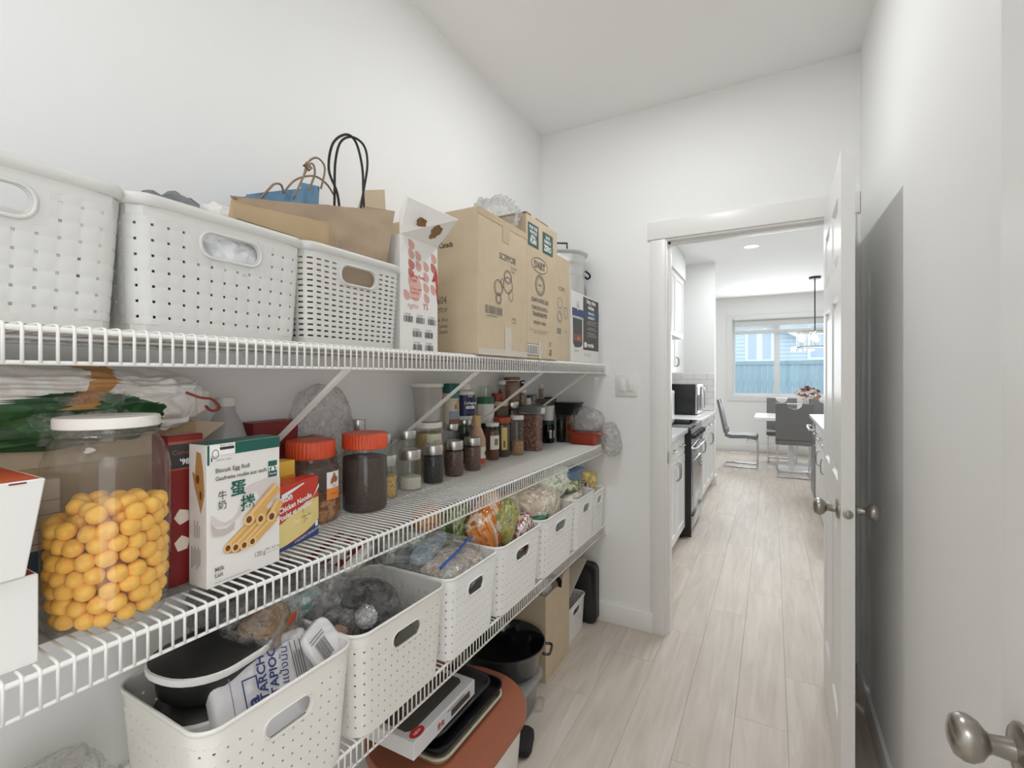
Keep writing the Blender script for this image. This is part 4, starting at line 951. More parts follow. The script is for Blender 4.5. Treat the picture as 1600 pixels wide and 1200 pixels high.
# big jar of yellow balls
bj = thing('snack_jar', 'big clear plastic jar with white lid, half full of yellow snack balls', 'jar', (-.887, .338, ZM))
lt('jar_body', [(.0001, .004), (.045, .004), (.062, .0008), (.070, .006), (.0745, .022), (.0765, .09), (.0775, .16), (.0775, .225), (.0755, .242), (.068, .262), (.0615, .272), (.0610, .276), (.0625, .279), (.0605, .282), (.0600, .298)], PET, bj, 56, True, False)
tb('seam_ring', [(.0618*math.cos(R(k*9)), .0618*math.sin(R(k*9)), .279) for k in range(40)], .0014, PET, bj, 6, True)
lt('lid', [(.0630, .289), (.0640, .290), (.0640, .302), (.0625, .305), (.057, .3045), (.0001, .304)], mat('lid_white', (228, 224, 218), .4), bj, 56)
SNACK = mat('yellow_snack', (246, 196, 88), .6, vary=.12, vscale=120, rgb2=(238, 180, 70), bump=.15, bscale=90, obj_vary=.05, sss=.15)
sb = bmesh.new(); bmesh.ops.create_icosphere(sb, subdivisions=2, radius=.0132)
for v in sb.verts: v.co *= 1+.10*noise.noise(v.co*90)
sme = bpy.data.meshes.new('snack_ball'); sb.to_mesh(sme); sb.free(); sme.materials.append(SNACK); sme.polygons.foreach_set('use_smooth', [True]*len(sme.polygons))
rr = random.Random(12)
def ball(x, y, z):
    o = bpy.data.objects.new('snack_ball', sme); o.location = (bj.location.x+x, bj.location.y+y, ZM+z); o.rotation_euler = (rr.random()*6, rr.random()*6, rr.random()*6)
    s = rr.uniform(.93, 1.06); o.scale = (s, s*rr.uniform(.9, 1.05), s); COL.objects.link(o)
    tag(o, 'round yellow snack ball inside the big clear jar', 'snack', 'yellow snack balls in the big jar')
for k in range(8):
    z = .0195+k*.0212; rad = min(.0618, .0545+k*.005)
    for ring, (rd, n) in enumerate(((rad, 16 if k > 0 else 14), (.037, 9), (.012, 3))):
        for q in range(n):
            a = 2*math.pi*(q+(.5 if k % 2 else 0)+rr.uniform(-.12, .12))/n
            if k < 6 and (math.cos(a-R(-20)) < (-.15 if ring == 0 else .2) or ring == 2): continue
            if k == 7 and ring == 0 and rr.random() < .35: continue
            ball(rd*math.cos(a), rd*math.sin(a), z+rr.uniform(-.003, .003)+(.004 if ring else 0))
# boxes stacked at the left edge
ub = bmesh.new(); y0, y1 = .03, .24
loft(ub, [[(-.815, y0, 0), (-.815, y1-.014, 0), (-.96, y1-.014, 0), (-.96, y0, 0)], [(-.812, y0, .120), (-.812, y1+.004, .120), (-.965, y1+.004, .120), (-.965, y0, .120)]])
bmesh.ops.bevel(ub, geom=ub.edges[:], offset=.0015, segments=1, affect='EDGES')
u = fin('snack_box', ub, WCARD, None); u.location = (0, 0, ZM+.1155); tag(u, 'white box with orange-red top, upper of the two stacked at the left edge', 'box')
Face(u, (-.812, y0, .120), (0, 1, 0), (-1, 0, 0)).rects([(.004, .004, .210, .148)], mat('orange_print', (196, 84, 46), .5))
Face(u, (-.812, y0, 0), (0, 1, .0), (.0, 0, 1)).rects([(.03*k, .1165, .03*k+.016, .1185) for k in range(7)], DRED, e=.0006)
lb, f, l, tp = crate('snack_box', 'white box with dark red top, lower of the two stacked at the left edge', 'box', .15, .20, .1135, (-.897, .14, ZM), 0, WCARD); tp.rects([(.003, .003, .197, .147)], DRED)
pk, f, l, tp = crate('packet_box', 'small white box with blue foot standing behind the stacked white boxes', 'box', .05, .05, .20, (-1.04, .298, ZM), 0, mat('cream_card', (212, 204, 192), .6)); f.rects([(0, .05, .05, .09)], mat('blue_foot_print', (74, 98, 124), .6)); f.rects([(0, .10+k*.022, .05, .1012+k*.022) for k in range(4)], INKG)
# long carton, flour bag and clear film at the back
lc = thing('long_carton', 'long open brown carton along the wall behind the big jar', 'carton', (-1.125, .27, ZM))
bm = bmesh.new()
for a, b, c, d in ((-.06, -.056, -.27, .28), (.066, .07, -.27, .28), (-.056, .066, -.27, -.266), (-.056, .066, .276, .28)): box(bm, a, b, c, d, 0, .272)
box(bm, -.056, .066, -.266, .276, 0, .004); fin('carton_body', bm, KRAFT_DARK, lc)
bm = bmesh.new(); prism(bm, [(.281, .272), (.355, .262), (.30, .225), (.281, .20)], 'x', .045, .048); fin('flap', bm, KRAFT, lc)
bx('flap', .070, .073, -.27, .20, .215, .271, KRAFT, lc)
fb_ = crumple('flour_bag', (.15, .60, .115), [film('white_bag_film', [(222, 218, 212), (230, 228, 224)], 8, .3, bump=.5, bscale=14), film('deep_green_film', [(40, 78, 46), (52, 96, 58)], 5, .3, bump=.5, bscale=14), mat('bread_print', (190, 140, 86), .5)], None, (-1.075, .268, ZM+.318), (0, R(14), 0), seed=31, amp=.16, freq=2.6, p=.6, crease=.16, sub=6)
for p_ in fb_.data.polygons:
    c = p_.center; b = abs(c.y-.09-.9*(c.z-.03)) < .020 and .012 < c.z
    p_.material_index = 2 if b else (1 if c.z+.10*abs(c.y-.02)-.012*math.sin(c.y*16) < .032 and c.y < .20 else 0)
tag(fb_, 'white and green bag with a bread picture lying on the long carton', 'bag')
tb('drawstring', [Vector(p)-fb_.location for p in spline([(-1.0, .50, 1.325), (-.985, .52, 1.318), (-.99, .545, 1.312), (-.985, .56, 1.295), (-.99, .548, 1.288), (-.985, .532, 1.30)], 5)], .0026, mat('red_cord', (150, 62, 40), .6), fb_)
tag(crumple('clear_bag', (.07, .16, .10), BAG, None, (-1.035, .355, ZM+.300), seed=33, amp=.15, crease=.35), 'clear plastic film bunched behind the lid of the big jar', 'plastic bag')
tag(crumple('clear_bag', (.08, .10, .05), BAG, None, (-1.04, .20, ZM+.285), seed=34, amp=.15, crease=.35), 'small wad of clear plastic at the edge of the long carton', 'plastic bag')
jg = thing('jug', 'translucent white plastic jug with a white cap against the wall', 'jug', (-1.130, .655, ZM))
lt('jug_body', [(.0001, 0), (.046, 0), (.050, .006), (.050, .18), (.046, .215), (.034, .255), (.021, .280), (.019, .295)], clear('milk_plastic', (235, 235, 235), .6, .3), jg, 32, True, True); lt('cap', [(.0001, .295), (.0225, .295), (.0225, .312), (.021, .316), (.0001, .316)], PLASTER, jg, 24)
# red boxes
rb, f, l, tp = crate('red_box', 'dark red box with black label and cream flowers between big jar and egg roll box', 'box', .052, .058, .262, (-.931, .455, ZM), R(2), DRED)
f.rects([(.0, .205, .058, .247)], INK); f.text("'98", .018, .211, .014, WHITE, bold=.0003); f.text('Camel', .006, .229, .011, mat('copper_print', (150, 84, 66), .4)); f.rects([(.0, .247, .058, .252), (.0, .202, .058, .205)], mat('copper_print')); tp.rects([(0, 0, .058, .052)], mat('copper_print'))
[f.polys('print', [[(.022+.011*math.cos(k*.63+j)*(1+.2*(k % 2)), .120-j*.047+.012*math.sin(k*.63+j)*(1+.2*(k % 2))) for k in range(10)]], mat('cream_flower_print', (222, 208, 192), .6)) for j in range(2)]
rc, f, l, tp = crate('red_box', 'dark red carton at the wall behind the nut jar', 'box', .058, .125, .250, (-1.138, .772, ZM), 0, mat('maroon_card', (122, 34, 38), .5))
yb, f, l, tp = crate('yellow_box', 'yellow box with an orange band behind the noodle soup box', 'box', .040, .062, .172, (-.985, .688, ZM), R(8), mat('yellow_card', (230, 188, 70), .5)); f.rects([(0, .105, .062, .140)], mat('amber_print', (214, 138, 54), .5)); f.text('MIX', .012, .115, .02, WHITE)
# egg roll box
eg, f, l, tp = crate('biscuit_box', 'white biscuit egg roll box with dark green top and Chinese writing', 'box', .050, .143, .247, (-.8755, .5285, ZM), R(3.6), mat('white_gloss_card', (226, 223, 219), .35), .001)
PINK = mat('pale_milk_print', (208, 198, 194), .5)
tp.rects([(.0, .0, .143, .05)], GREEN); f.rects([(.050, .226, .1428, .2465), (.0002, .212, .004, .246)], GREEN)
f.rects([(.004, .2275, .050, .2465)], WHITE, e=.0008); f.rects([(.022, .236, .048, .241)], INK, e=.001); f.text('Better when', .022, .2425, .0048, INKG, e=.001); f.rings([(.014, .230, .0055, .0075, .0011)], INK, e=.001); f.rects([(.0065, .2175, .0085, .224)], INK, e=.001); f.text('scan for recipe', .016, .2175, .0045, INKG)
f.rects([(.117, .170, .136, .201)], GREEN, e=.0008); f.text('T&T', .1265, .182, .0125, WHITE, align='CENTER', bold=.0005, e=.0012); f.text('Foods', .1265, .1745, .006, WHITE, align='CENTER', e=.0012)
f.text('Biscuit Egg Roll', .014, .197, .0105, INKG, bold=.0002); f.text('Gaufrette roulée aux œufs', .014, .183, .0100, INKG, sx=.92, bold=.0002)
f.polys('print', [[(.006, .110), (.012, .104), (.03, .101), (.045, .103), (.06, .112), (.072, .130), (.080, .148), (.092, .150), (.102, .136), (.106, .128), (.132, .120), (.143, .112), (.143, .165), (.128, .172), (.105, .168), (.085, .165), (.072, .160), (.062, .140), (.055, .118), (.045, .110), (.03, .106), (.016, .115), (.008, .125)]], PINK, e=.0004)
f.polys('print', [[(.006, .112), (.016, .098), (.035, .095), (.05, .104), (.048, .090), (.03, .084), (.01, .088)]], mat('shadow_milk_print', (190, 180, 174), .5), e=.0005)
f.text('牛\n奶', .018, .150, .017, INK, e=.0008); f.text('蛋', .041, .152, .030, GREEN, bold=.0006, e=.0008); f.text('捲', .060, .121, .030, GREEN, bold=.0006, e=.0008)
ROLL = mat('egg_roll_print', (210, 164, 98), .5); ROLL2 = mat('egg_roll_light_print', (226, 188, 128), .5); HOLE = mat('egg_roll_hole_print', (104, 60, 32), .6)
def roll(x0, y0, x1, y1, w, e, m=ROLL):
    d = Vector((x1-x0, y1-y0)); n = Vector((-d.y, d.x)).normalized()*w
    f.polys('print', [[(x0-n.x, y0-n.y), (x1-n.x, y1-n.y), (x1+n.x*.95, y1+n.y*.95), (x0+n.x, y0+n.y)]], m, e); f.polys('print', [[(x0+n.x*.2, y0+n.y*.2), (x1+n.x*.2, y1+n.y*.2), (x1+n.x*.7, y1+n.y*.7), (x0+n.x*.7, y0+n.y*.7)]], ROLL2, e+.0001)
    f.ell(x0, y0, w*1.0, w*1.05, ROLL2, e=e+.0002, n=14); f.ell(x0, y0, w*.55, w*.62, HOLE, e=e+.0003, n=12)
f.polys('print', [[(.03, .052), (.055, .046), (.10, .058), (.142, .092), (.142, .112), (.12, .11), (.08, .085)]], mat('brown_shade_print', (176, 126, 84), .6), e=.0006)
for k, a in enumerate(((.036, .060, .09, .098, .0085), (.050, .057, .11, .098, .0085), (.066, .056, .12, .095, .0085), (.082, .058, .13, .090, .0085), (.122, .094, .140, .120, .0105), (.098, .096, .106, .116, .0095), (.074, .101, .134, .150, .0105))): roll(*a, .0008+k*.0004)
f.text('Milk\nLait', .012, .026, .010, INKG, bold=.0002); f.text('120 g', .086, .026, .0125, INKG, sx=.85); f.text('Wt. 4.2 oz', .110, .031, .007, INKG); f.rects([(.012, .0065, .078, .0072), (.110, .0265, .138, .027)], INKG)
l.polys('print', [[(.022, .235), (.034, .232), (.040, .205), (.044, .160), (.034, .128), (.026, .150), (.016, .175), (.010, .200), (.018, .195)]], mat('egg_roll_side_print', (176, 130, 76), .6)); l.ell(.026, .187, .005, .008, HOLE, e=.0008); l.ell(.034, .160, .003, .008, HOLE, e=.0008)
l.rects([(.008+k*.0045, .03+(k % 3)*.004, .0105+k*.0045, .07-(k % 2)*.004) for k in range(6)]+[(.016+k*.0045, .085, .018+k*.0045, .115-(k % 2)*.008) for k in range(4)], mat('fine_print', (176, 166, 158), .6))
# noodle soup box
so, f, l, tp = crate('soup_box', 'red and blue chicken noodle soup box beside the egg roll box', 'box', .038, .168, .136, (-.921, .661, ZM), R(13.8), mat('soup_red', (198, 56, 40), .4), .001)
f.polys('print', [[(.0, .052), (.05, .058), (.09, .072), (.13, .086), (.168, .088), (.168, .032), (.12, .018), (.06, .008), (.0, .006)]], mat('soup_yellow_print', (226, 206, 136), .5)); f.polys('print', [[(.0, .0), (.168, .0), (.168, .036), (.14, .022), (.10, .012), (.05, .008), (.0, .010)]], mat('soup_blue_print', (40, 62, 116), .5), e=.0008)
rr = random.Random(9); NOOD = mat('noodle_print', (240, 226, 172), .5)
for k in range(12):
    x, y, a = .085+rr.random()*.06, .045+rr.random()*.025, rr.random()*3; d = Vector((math.cos(a), math.sin(a)*.5))*.012; n = Vector((-d.y, d.x)).normalized()*.0013
    f.polys('print', [[(x-d.x-n.x, y-d.y-n.y), (x+d.x-n.x, y+d.y-n.y), (x+d.x+n.x, y+d.y+n.y), (x-d.x+n.x, y-d.y+n.y)]], NOOD if k % 3 else mat('noodle_shade_print', (190, 164, 96), .6), e=.0008+k*.00004)
f.polys('print', [[(.135, .080), (.140, .082), (.168, .118), (.168, .110)]], WHITE, e=.0009)
f.text('Lipton', .028, .100, .021, WHITE, bold=.0008, rot=.05); f.text('Chicken Noodle', .043, .079, .0165, WHITE, bold=.0005, rot=.13, sx=.92); f.text('Poulet et nouilles', .042, .063, .0165, WHITE, bold=.0005, rot=.13, sx=.88)
f.polys('print', [[(.05, .118), (.115, .130), (.12, .128), (.05, .108)]], WHITE, e=.0006); f.text('4 SACHETS / ENVELOPPES', .088, .0045, .0075, WHITE, e=.0012, rot=.12); f.rects([(.155, .022, .164, .034)], WHITE, e=.001)
# plastic jars with red lids
nj = jar('plastic_jar', 'clear plastic jar with orange-red lid and nuts at the bottom', 'jar', (-1.031, .812), ZM, .0715, .203, (.0585, .042, REDLID, 40), (.054, .010), PET, (NUTS, .058))
wrap(nj, .0715, .060, .128, -8, 26, mat('white_label', (232, 228, 222), .5)); wrap(nj, .0715, .060, .088, -8, 26, mat('orange_label', (224, 134, 52), .5), e=.001)
g = tangent(nj, .0722, 9, 0); g.polys('print', [[(-.010, .108), (-.004, .118), (.004, .119), (.009, .112), (.012, .116), (.010, .104), (.004, .100), (-.002, .104), (-.006, .098), (-.012, .100)], [(-.004, .1195), (.004, .1195), (.003, .1245), (-.003, .1245)]], mat('brown_emblem_print', (150, 92, 54), .6), e=.0016); g.text('nuts', 0, .0915, .007, INK, align='CENTER', e=.0016); g.text('roasted', 0, .072, .008, mat('amber_text', (178, 96, 34), .6), align='CENTER', e=.0018)
jar('plastic_jar', 'clear plastic jar with orange-red lid filled with dark granules', 'jar', (-.986, .952), ZM, .060, .210, (.0595, .040, REDLID, 44), (.055, .010), PET, (COFFEE, .145))
bgc = crumple('brown_bag_contents', (.075, .15, .20), mat('brown_snack', (138, 98, 66), .7, vary=.3, vscale=40), None, (-1.142, .905, ZM+.10), seed=41, amp=.1); bgc.name = 'contents'
bb2 = crumple('clear_bag', (.085, .20, .335), BAG, None, (-1.140, .935, ZM+.168), (0, 0, 0), seed=42, amp=.16, p=.75, crease=.4); tag(bb2, 'tall clear plastic bag with brown snacks against the wall', 'plastic bag')
bgc.parent = bb2; bgc.location = (-.002, -.03, -.068)
# glass jars with steel lids
GJ = 'glass jars with steel lids'
SL = lambda r, h=.030: (r*.97, h, STEEL)
jar('glass_jar', 'steel-lidded glass jar of small yellow pasta beside the dark plastic jar', 'jar', (-1.028, 1.073), ZM, .036, .128, SL(.036), fill=(PASTA, .066), group=GJ)
jar('glass_jar', 'steel-lidded glass jar a third full of white sugar', 'jar', (-1.033, 1.191), ZM, .0385, .128, SL(.0385), fill=(SUGAR, .040), group=GJ)
jar('glass_jar', 'steel-lidded glass jar full of black seeds', 'jar', (-1.023, 1.299), ZM, .0358, .130, SL(.0358), fill=(SEED_BLACK, .095), group=GJ)
jar('glass_jar', 'steel-lidded glass jar of brown seeds next to the black seeds', 'jar', (-1.029, 1.429), ZM, .0358, .129, SL(.0358), fill=(SEED_BROWN, .094), group=GJ)
jar('glass_jar', 'steel-lidded glass jar of reddish brown seeds before the sauce bottle', 'jar', (-1.025, 1.546), ZM, .0335, .127, SL(.0335, .027), fill=(SEED_RED, .093), group=GJ)
jar('glass_jar', 'tall empty steel-lidded glass jar behind the pasta jar', 'jar', (-1.115, 1.145), ZM, .036, .179, SL(.036), fill=(mat('pale_flour', (214, 208, 196), .8), .05), group=GJ)
jar('glass_jar', 'tall empty steel-lidded glass jar behind the sugar jar', 'jar', (-1.115, 1.268), ZM, .0364, .179, SL(.0364), group=GJ)
jar('glass_jar', 'tall steel-lidded glass jar under the green-topped almond canister', 'jar', (-1.125, 1.544), ZM, .0313, .178, SL(.0325, .026), fill=(SEED_RED, .10), group=GJ)
sl = jar('slim_bottle', 'slim bottle with a steel cap at the wall behind the dark jar', 'bottle', (-1.152, 1.083), ZM, .024, .228, (.023, .036, STEEL), glass=PLASTER)
# honey jar and the tub on it
hj = jar('honey_jar', 'squat glass honey jar with a white lid and pale green label', 'jar', (-1.100, 1.367), ZM, .050, .200, (.052, .020, mat('lid_white')), (.046, .014), fill=(mat('honey', (176, 150, 104), .3), .165))
wrap(hj, .050, .10, .158, -45, 25, mat('pale_green_label', (206, 214, 190), .5)); tangent(hj, .0503, -10, 0).ell(0, .128, .016, .010, mat('pink_print', (210, 170, 150), .5), e=.003)
tub = thing('yogurt_tub', 'tall white plastic tub standing on the honey jar', 'tub', (-1.105, 1.370, ZM+.200)); lt('tub_body', [(.0001, .001), (.042, .001), (.044, .004), (.054, .128)], clear('tub_translucent', (226, 226, 226), .72, .35, (222, 220, 216)), tub, 36, True, False); lt('lid', [(.054, .126), (.0585, .127), (.0585, .137), (.0565, .140), (.050, .1385), (.0001, .1385)], PLASTER, tub, 36); wrap(tub, .052, .072, .112, 10, 50, mat('pink_label', (216, 178, 176), .6), e=.0005)
lt('contents', [(.0001, .002), (.043, .003), (.0478, .060), (.0001, .060)], mat('yogurt_white', (226, 224, 220), .6), tub, 30)
# almond canister, collagen tub, green-topped bottle
al = thing('almond_canister', 'printed almond canister with a dark green lid on a glass jar', 'canister', (-1.125, 1.544, ZM+.178)); lt('can_body', [(.0001, 0), (.0325, 0), (.0325, .118), (.031, .122)], mat('almond_can', (206, 196, 178), .45), al, 32); lt('lid', [(.0001, .120), (.034, .120), (.034, .150), (.033, .158), (.0001, .158)], GREEN, al, 32)
wrap(al, .0325, .0, .050, -70, 70, mat('slate_blue_label', (138, 150, 168), .5)); wrap(al, .0325, .0, .018, -70, 70, mat('brown_label', (126, 84, 62), .5), e=.001); g = tangent(al, .0325, 0, 0)
for k, (x, z) in enumerate(((-.012, .066), (.002, .060), (.013, .070), (-.004, .082), (.010, .088))): wrap(al, .0325, z-.009, z+.009, x*1700-9, x*1700+9, mat('almond_print%d' % (k % 2), ((156, 104, 64), (196, 160, 112))[k % 2], .5), e=.0009)
wrap(al, .0325, .100, .118, -70, 70, mat('teal_band', (60, 120, 108), .5), e=.0007)
jar('glass_jar', 'green glass jar under the navy collagen tub', 'jar', (-1.146, 1.665), ZM, .034, .184, (.034, .022, STEEL), glass=clear('green_glass', (120, 150, 128), .1), fill=(mat('olive_contents', (74, 82, 58), .6), .12))
cg = thing('collagen_tub', 'navy blue collagen tub with white cap and white foot', 'tub', (-1.143, 1.665, ZM+.184)); lt('tub_body', [(.0001, 0), (.040, 0), (.0425, .004), (.0425, .105), (.039, .118), (.027, .124), (.0255, .128)], mat('tub_white', (228, 226, 222), .35), cg, 36)
NAVY = mat('navy_label', (30, 38, 84), .4); wrap(cg, .0425, .016, .103, -100, 80, NAVY, n=24)
lt('cap', [(.0001, .127), (.0265, .127), (.0265, .148), (.025, .150), (.0001, .150)], MATS['tub_white'], cg, 28); g = tangent(cg, .0428, -27, 0)
g.text('Collagen', 0, .065, .0165, WHITE, align='CENTER', bold=.0003, e=.0055); g.rects([(-.020, .046, .020, .058)], WHITE, e=.0052); g.text('Multi', 0, .0485, .009, NAVY, align='CENTER', e=.0058); g.rects([(-.02, .036, -.004, .037), (.002, .036, .02, .037), (-.02, .030, .02, .031)], mat('blue_print', (120, 130, 180), .5), e=.0052); g.rects([(-.012, .094, .012, .101)], mat('pale_print'), e=.0052)
jar('dark_jar', 'dark jar under the white bottle with the green cap', 'jar', (-1.146, 1.838), ZM, .031, .154, (.031, .018, BLACKP), glass=BLACKP)
gb = thing('supplement_bottle', 'white plastic bottle with a wide dark green cap', 'bottle', (-1.146, 1.838, ZM+.154)); lt('bottle_body', [(.0001, 0), (.036, 0), (.0385, .004), (.0385, .082), (.036, .088)], MATS['tub_white'], gb, 32); lt('cap', [(.0001, .087), (.0385, .087), (.0385, .114), (.037, .117), (.0001, .117)], mat('bottle_green', (38, 104, 76), .4), gb, 32)
tm_ = thing('glass_tumbler', 'small patterned glass tumbler upside down on the green-capped bottle', 'glass', (-1.146, 1.838, ZM+.271)); lt('tumbler_wall', [(.0001, .052), (.024, .052), (.027, .045), (.028, .0), (.0265, .0), (.025, .044), (.0001, .047)], GLASS, tm_, 24)
# sauce bottle and small jars
sc = thing('sauce_bottle', 'beige sesame sauce bottle with a tan cap among the jars', 'bottle', (-1.058, 1.628, ZM)); lt('bottle_body', [(.0001, 0), (.034, 0), (.036, .004), (.036, .085), (.037, .10), (.034, .118), (.024, .145), (.017, .160), (.016, .165)], mat('sesame_sauce', (186, 150, 122), .25), sc, 32); lt('cap', [(.0001, .164), (.0175, .164), (.0175, .205), (.016, .207), (.0001, .207)], mat('tan_cap', (196, 164, 112), .4), sc, 24)
wrap(sc, .036, .012, .080, -60, 60, mat('cream_label', (226, 216, 204), .5)); wrap(sc, .036, .012, .034, -60, 60, mat('red_band', (176, 76, 56), .5), e=.001); wrap(sc, .036, .045, .062, 0, 22, INK, e=.001)
wl = jar('sauce_jar', 'small sauce jar with a white lid and white label behind the sauce bottle', 'jar', (-1.077, 1.781), ZM, .030, .162, (.0295, .014, MATS['tub_white']), (.027, .012), fill=(mat('chili_sauce', (112, 66, 44), .5), .125)); wrap(wl, .030, .048, .108, -75, 60, mat('white_label')); wrap(wl, .030, .066, .094, -40, -5, mat('olive_print', (128, 134, 92), .5), e=.001)
ry = jar('dark_jar', 'square-shouldered dark jar with a brick red lid and yellow label', 'jar', (-1.083, 1.876), ZM, .0385, .179, (.040, .024, mat('brick_lid', (168, 66, 46), .45)), (.037, .006), PET, (mat('dark_syrup', (66, 54, 50), .4), .145)); wrap(ry, .0385, .035, .135, -62, -22, mat('yellow_label', (214, 190, 112), .5)); wrap(ry, .0385, .045, .075, -50, -36, mat('yellow_label_mark', (120, 88, 40), .5), e=.001)
jar('plastic_jar', 'slim clear jar with white lid and tan grain at the bottom', 'jar', (-1.046, 1.952), ZM, .0325, .183, (.0325, .018, MATS['tub_white']), (.030, .006), PET, (TAN, .062))
# wide tin with a red tub and a little jar, tall jars at the back
jar('wide_tin', 'wide brown tin at the wall, carrying the red tub', 'tin', (-1.142, 1.950), ZM, .046, .246, (.046, .02, KRAFT), glass=mat('brown_tin', (96, 74, 56), .5))
rt = thing('red_tub', 'small dark red tub on the wide brown tin', 'tub', (-1.142, 1.926, ZM+.246)); lt('tub_body', [(.0001, 0), (.019, 0), (.023, .03), (.025, .031), (.025, .039), (.0001, .040)], mat('red_tub_plastic', (146, 52, 48), .4), rt, 24)
jar('spice_jar', 'tiny jar of red-brown paste beside the red tub', 'jar', (-1.140, 1.976), ZM+.246, .0175, .098, (.018, .018, PLASTER), fill=(mat('red_paste', (142, 58, 36), .5), .052))
jar('glass_jar', 'tall dark-brown steel-lidded jar under the big preserving jar', 'jar', (-1.130, 2.056), ZM, .036, .241, (.037, .030, STEEL), fill=(COFFEE, .20))
jar('preserving_jar', 'big preserving jar of tan spice with a brown lid, topmost of its stack', 'jar', (-1.130, 2.056), ZM+.241, .040, .120, (.041, .014, mat('bronze_lid', (140, 104, 82), .35, .6)), fill=(grains('tan_spice', (168, 134, 112), (140, 106, 88)), .098))
def tall_box(name, label, c, d, w, h, fill, lidm, lv, z=ZM):
    t = thing(name, label, 'container', (c[0], c[1], z)); rr_ = .008
    bm = bmesh.new(); loft(bm, [[(x, y, zz) for x, y in rrect(d*k, w*k, rr_, 3)] for k, zz in ((.94, .001), (1, h-.03))], True, False); fin('container_body', bm, PET, t, True, 40)
    if fill: bm = bmesh.new(); loft(bm, [[(x, y, zz) for x, y in rrect(d*k-.005, w*k-.005, rr_, 3)] for k, zz in ((.94, .004), (.985, lv))]); fin('contents', bm, fill, t, True, 40)
    bm = bmesh.new(); loft(bm, [[(x, y, zz) for x, y in rrect(d+e, w+e, rr_, 3)] for e, zz in ((.002, h-.031), (.006, h-.030), (.006, h-.003), (.0, h))]); fin('lid', bm, lidm, t, True, 40); return t
tl = tall_box('cereal_container', 'tall clear container of granola with a grey flip lid', (-1.058, 2.104), .125, .070, .219, GRANOLA, clear('grey_lid', (200, 205, 206), .55, .2, (176, 180, 180)), .175); bx('flip_tab', .055, .072, -.006, .036, .180, .212, mat('pale_tab', (214, 216, 218), .4), tl, .003)
tall_box('storage_container', 'clear storage container of dark lentils just behind the granola container', (-1.135, 2.215), .09, .125, .219, mat('dark_lentil', (88, 70, 60), .7), MATS['grey_lid'], .15)
jar('spice_jar', 'small jar of speckled spice with a white lid on the granola container', 'jar', (-1.100, 2.115), ZM+.219, .019, .078, (.019, .014, PLASTER), fill=(SPECK, .055))
bt = jar('cream_tub', 'small white tub with a black top beside the speckled spice jar', 'tub', (-1.112, 2.184), ZM+.219, .0225, .046, (.0225, .010, BLACKP), glass=PLASTER)
tall_box('cube_container', 'little clear cube container with a pale lid on the storage container', (-1.115, 2.246), .042, .045, .050, None, MATS['grey_lid'], .1, ZM+.219)
gr = thing('pepper_grinder', 'clear grinder with a black crank handle at the back of the jars', 'grinder', (-1.160, 2.205, ZM+.219)); lt('grinder_body', [(.0001, 0), (.018, 0), (.018, .085), (.014, .095)], clear('smoky_plastic', (190, 186, 192), .2, .1), gr, 20); lt('cap', [(.0001, .092), (.02, .092), (.018, .108), (.0001, .112)], BLACKP, gr, 20); tb('crank_handle', [(0, 0, .108), (0, .0, .119), (.0, .045, .122)], .004, BLACKP, gr)
# the far end of the shelf
bk = jar('dark_jar', 'black jar with white labels under a white tub near the shelf end', 'jar', (-1.084, 2.385), ZM, .0352, .124, (.034, .022, mat('dark_green_lid', (38, 62, 52), .4)), glass=clear('dark_glass', (70, 80, 76), .25, .05, (40, 44, 42)), fill=(mat('black_beans', (34, 36, 36), .5), .085)); wrap(bk, .0352, .028, .072, -52, -28, mat('white_label')); wrap(bk, .0352, .030, .070, -8, 12, mat('white_label'))
g = tangent(bk, .0355, -40, 0); g.rects([(-.004, .034+k*.006, .004, .037+k*.006) for k in range(5)], INK, e=.0012)
t = thing('white_tub', 'white plastic tub standing on the black jar', 'tub', (-1.084, 2.385, ZM+.124)); lt('tub_body', [(.0001, 0), (.030, 0), (.034, .068), (.0365, .070), (.0365, .080), (.0001, .082)], PLASTER, t, 28)
bxx, f, l, tp = crate('lidded_box', 'shallow grey translucent box on top of the white tub', 'box', .085, .10, .036, (-1.100, 2.395, ZM+.206), 0, clear('grey_translucent', (190, 186, 190), .5, .2, (150, 142, 146)), .004)
jar('tiny_bottle', 'tiny bottle of tan seasoning on the shallow grey box', 'bottle', (-1.118, 2.368), ZM+.242, .0145, .078, (.013, .016, PLASTER), fill=(SPECK, .05)); tag(bx('coaster', -1.115, -1.065, 2.402, 2.442, ZM+.242, ZM+.249, mat('brown_black_plastic', (56, 44, 42), .5), bev=.002), 'flat dark coaster lying on the shallow grey box', 'coaster')
gl = jar('glass_bottle', 'grey glass bottle with a dark cap near the end of the shelf', 'bottle', (-1.034, 2.452), ZM, .0272, .152, (.028, .020, mat('brown_black_plastic')), glass=clear('smoke_glass', (150, 152, 148), .2, .05, (90, 92, 88)), fill=(mat('grey_powder', (104, 102, 94), .8), .11))
bp, f, l, tp = crate('brown_packet', 'narrow brown and green packet behind the red dish', 'packet', .034, .055, .150, (-.985, 2.468, ZM), 0, mat('brown_packet_card', (146, 96, 70), .5)); l.rects([(.0, .0, .034, .06)], mat('olive_packet_print', (112, 110, 66), .5)); l.ell(.018, .085, .010, .016, mat('red_packet_print', (130, 44, 30), .5))
bt = thing('black_tray', 'black tapered plastic tray across the grey bottle and brown packet', 'tray', (-.99, 2.455, ZM+.1525)); bm = bmesh.new(); loft(bm, [[(x*k+sx, y*k, z) for x, y in rrect(.115*kx, .095, .01)] for k, kx, sx, z in ((.9, 1, -.012, 0), (1, 1.2, 0, .062), (1.06, 1.2, 0, .064), (1.06, 1.2, 0, .069))]); fin('tray_body', bm, BLACKP, bt, True, 40)
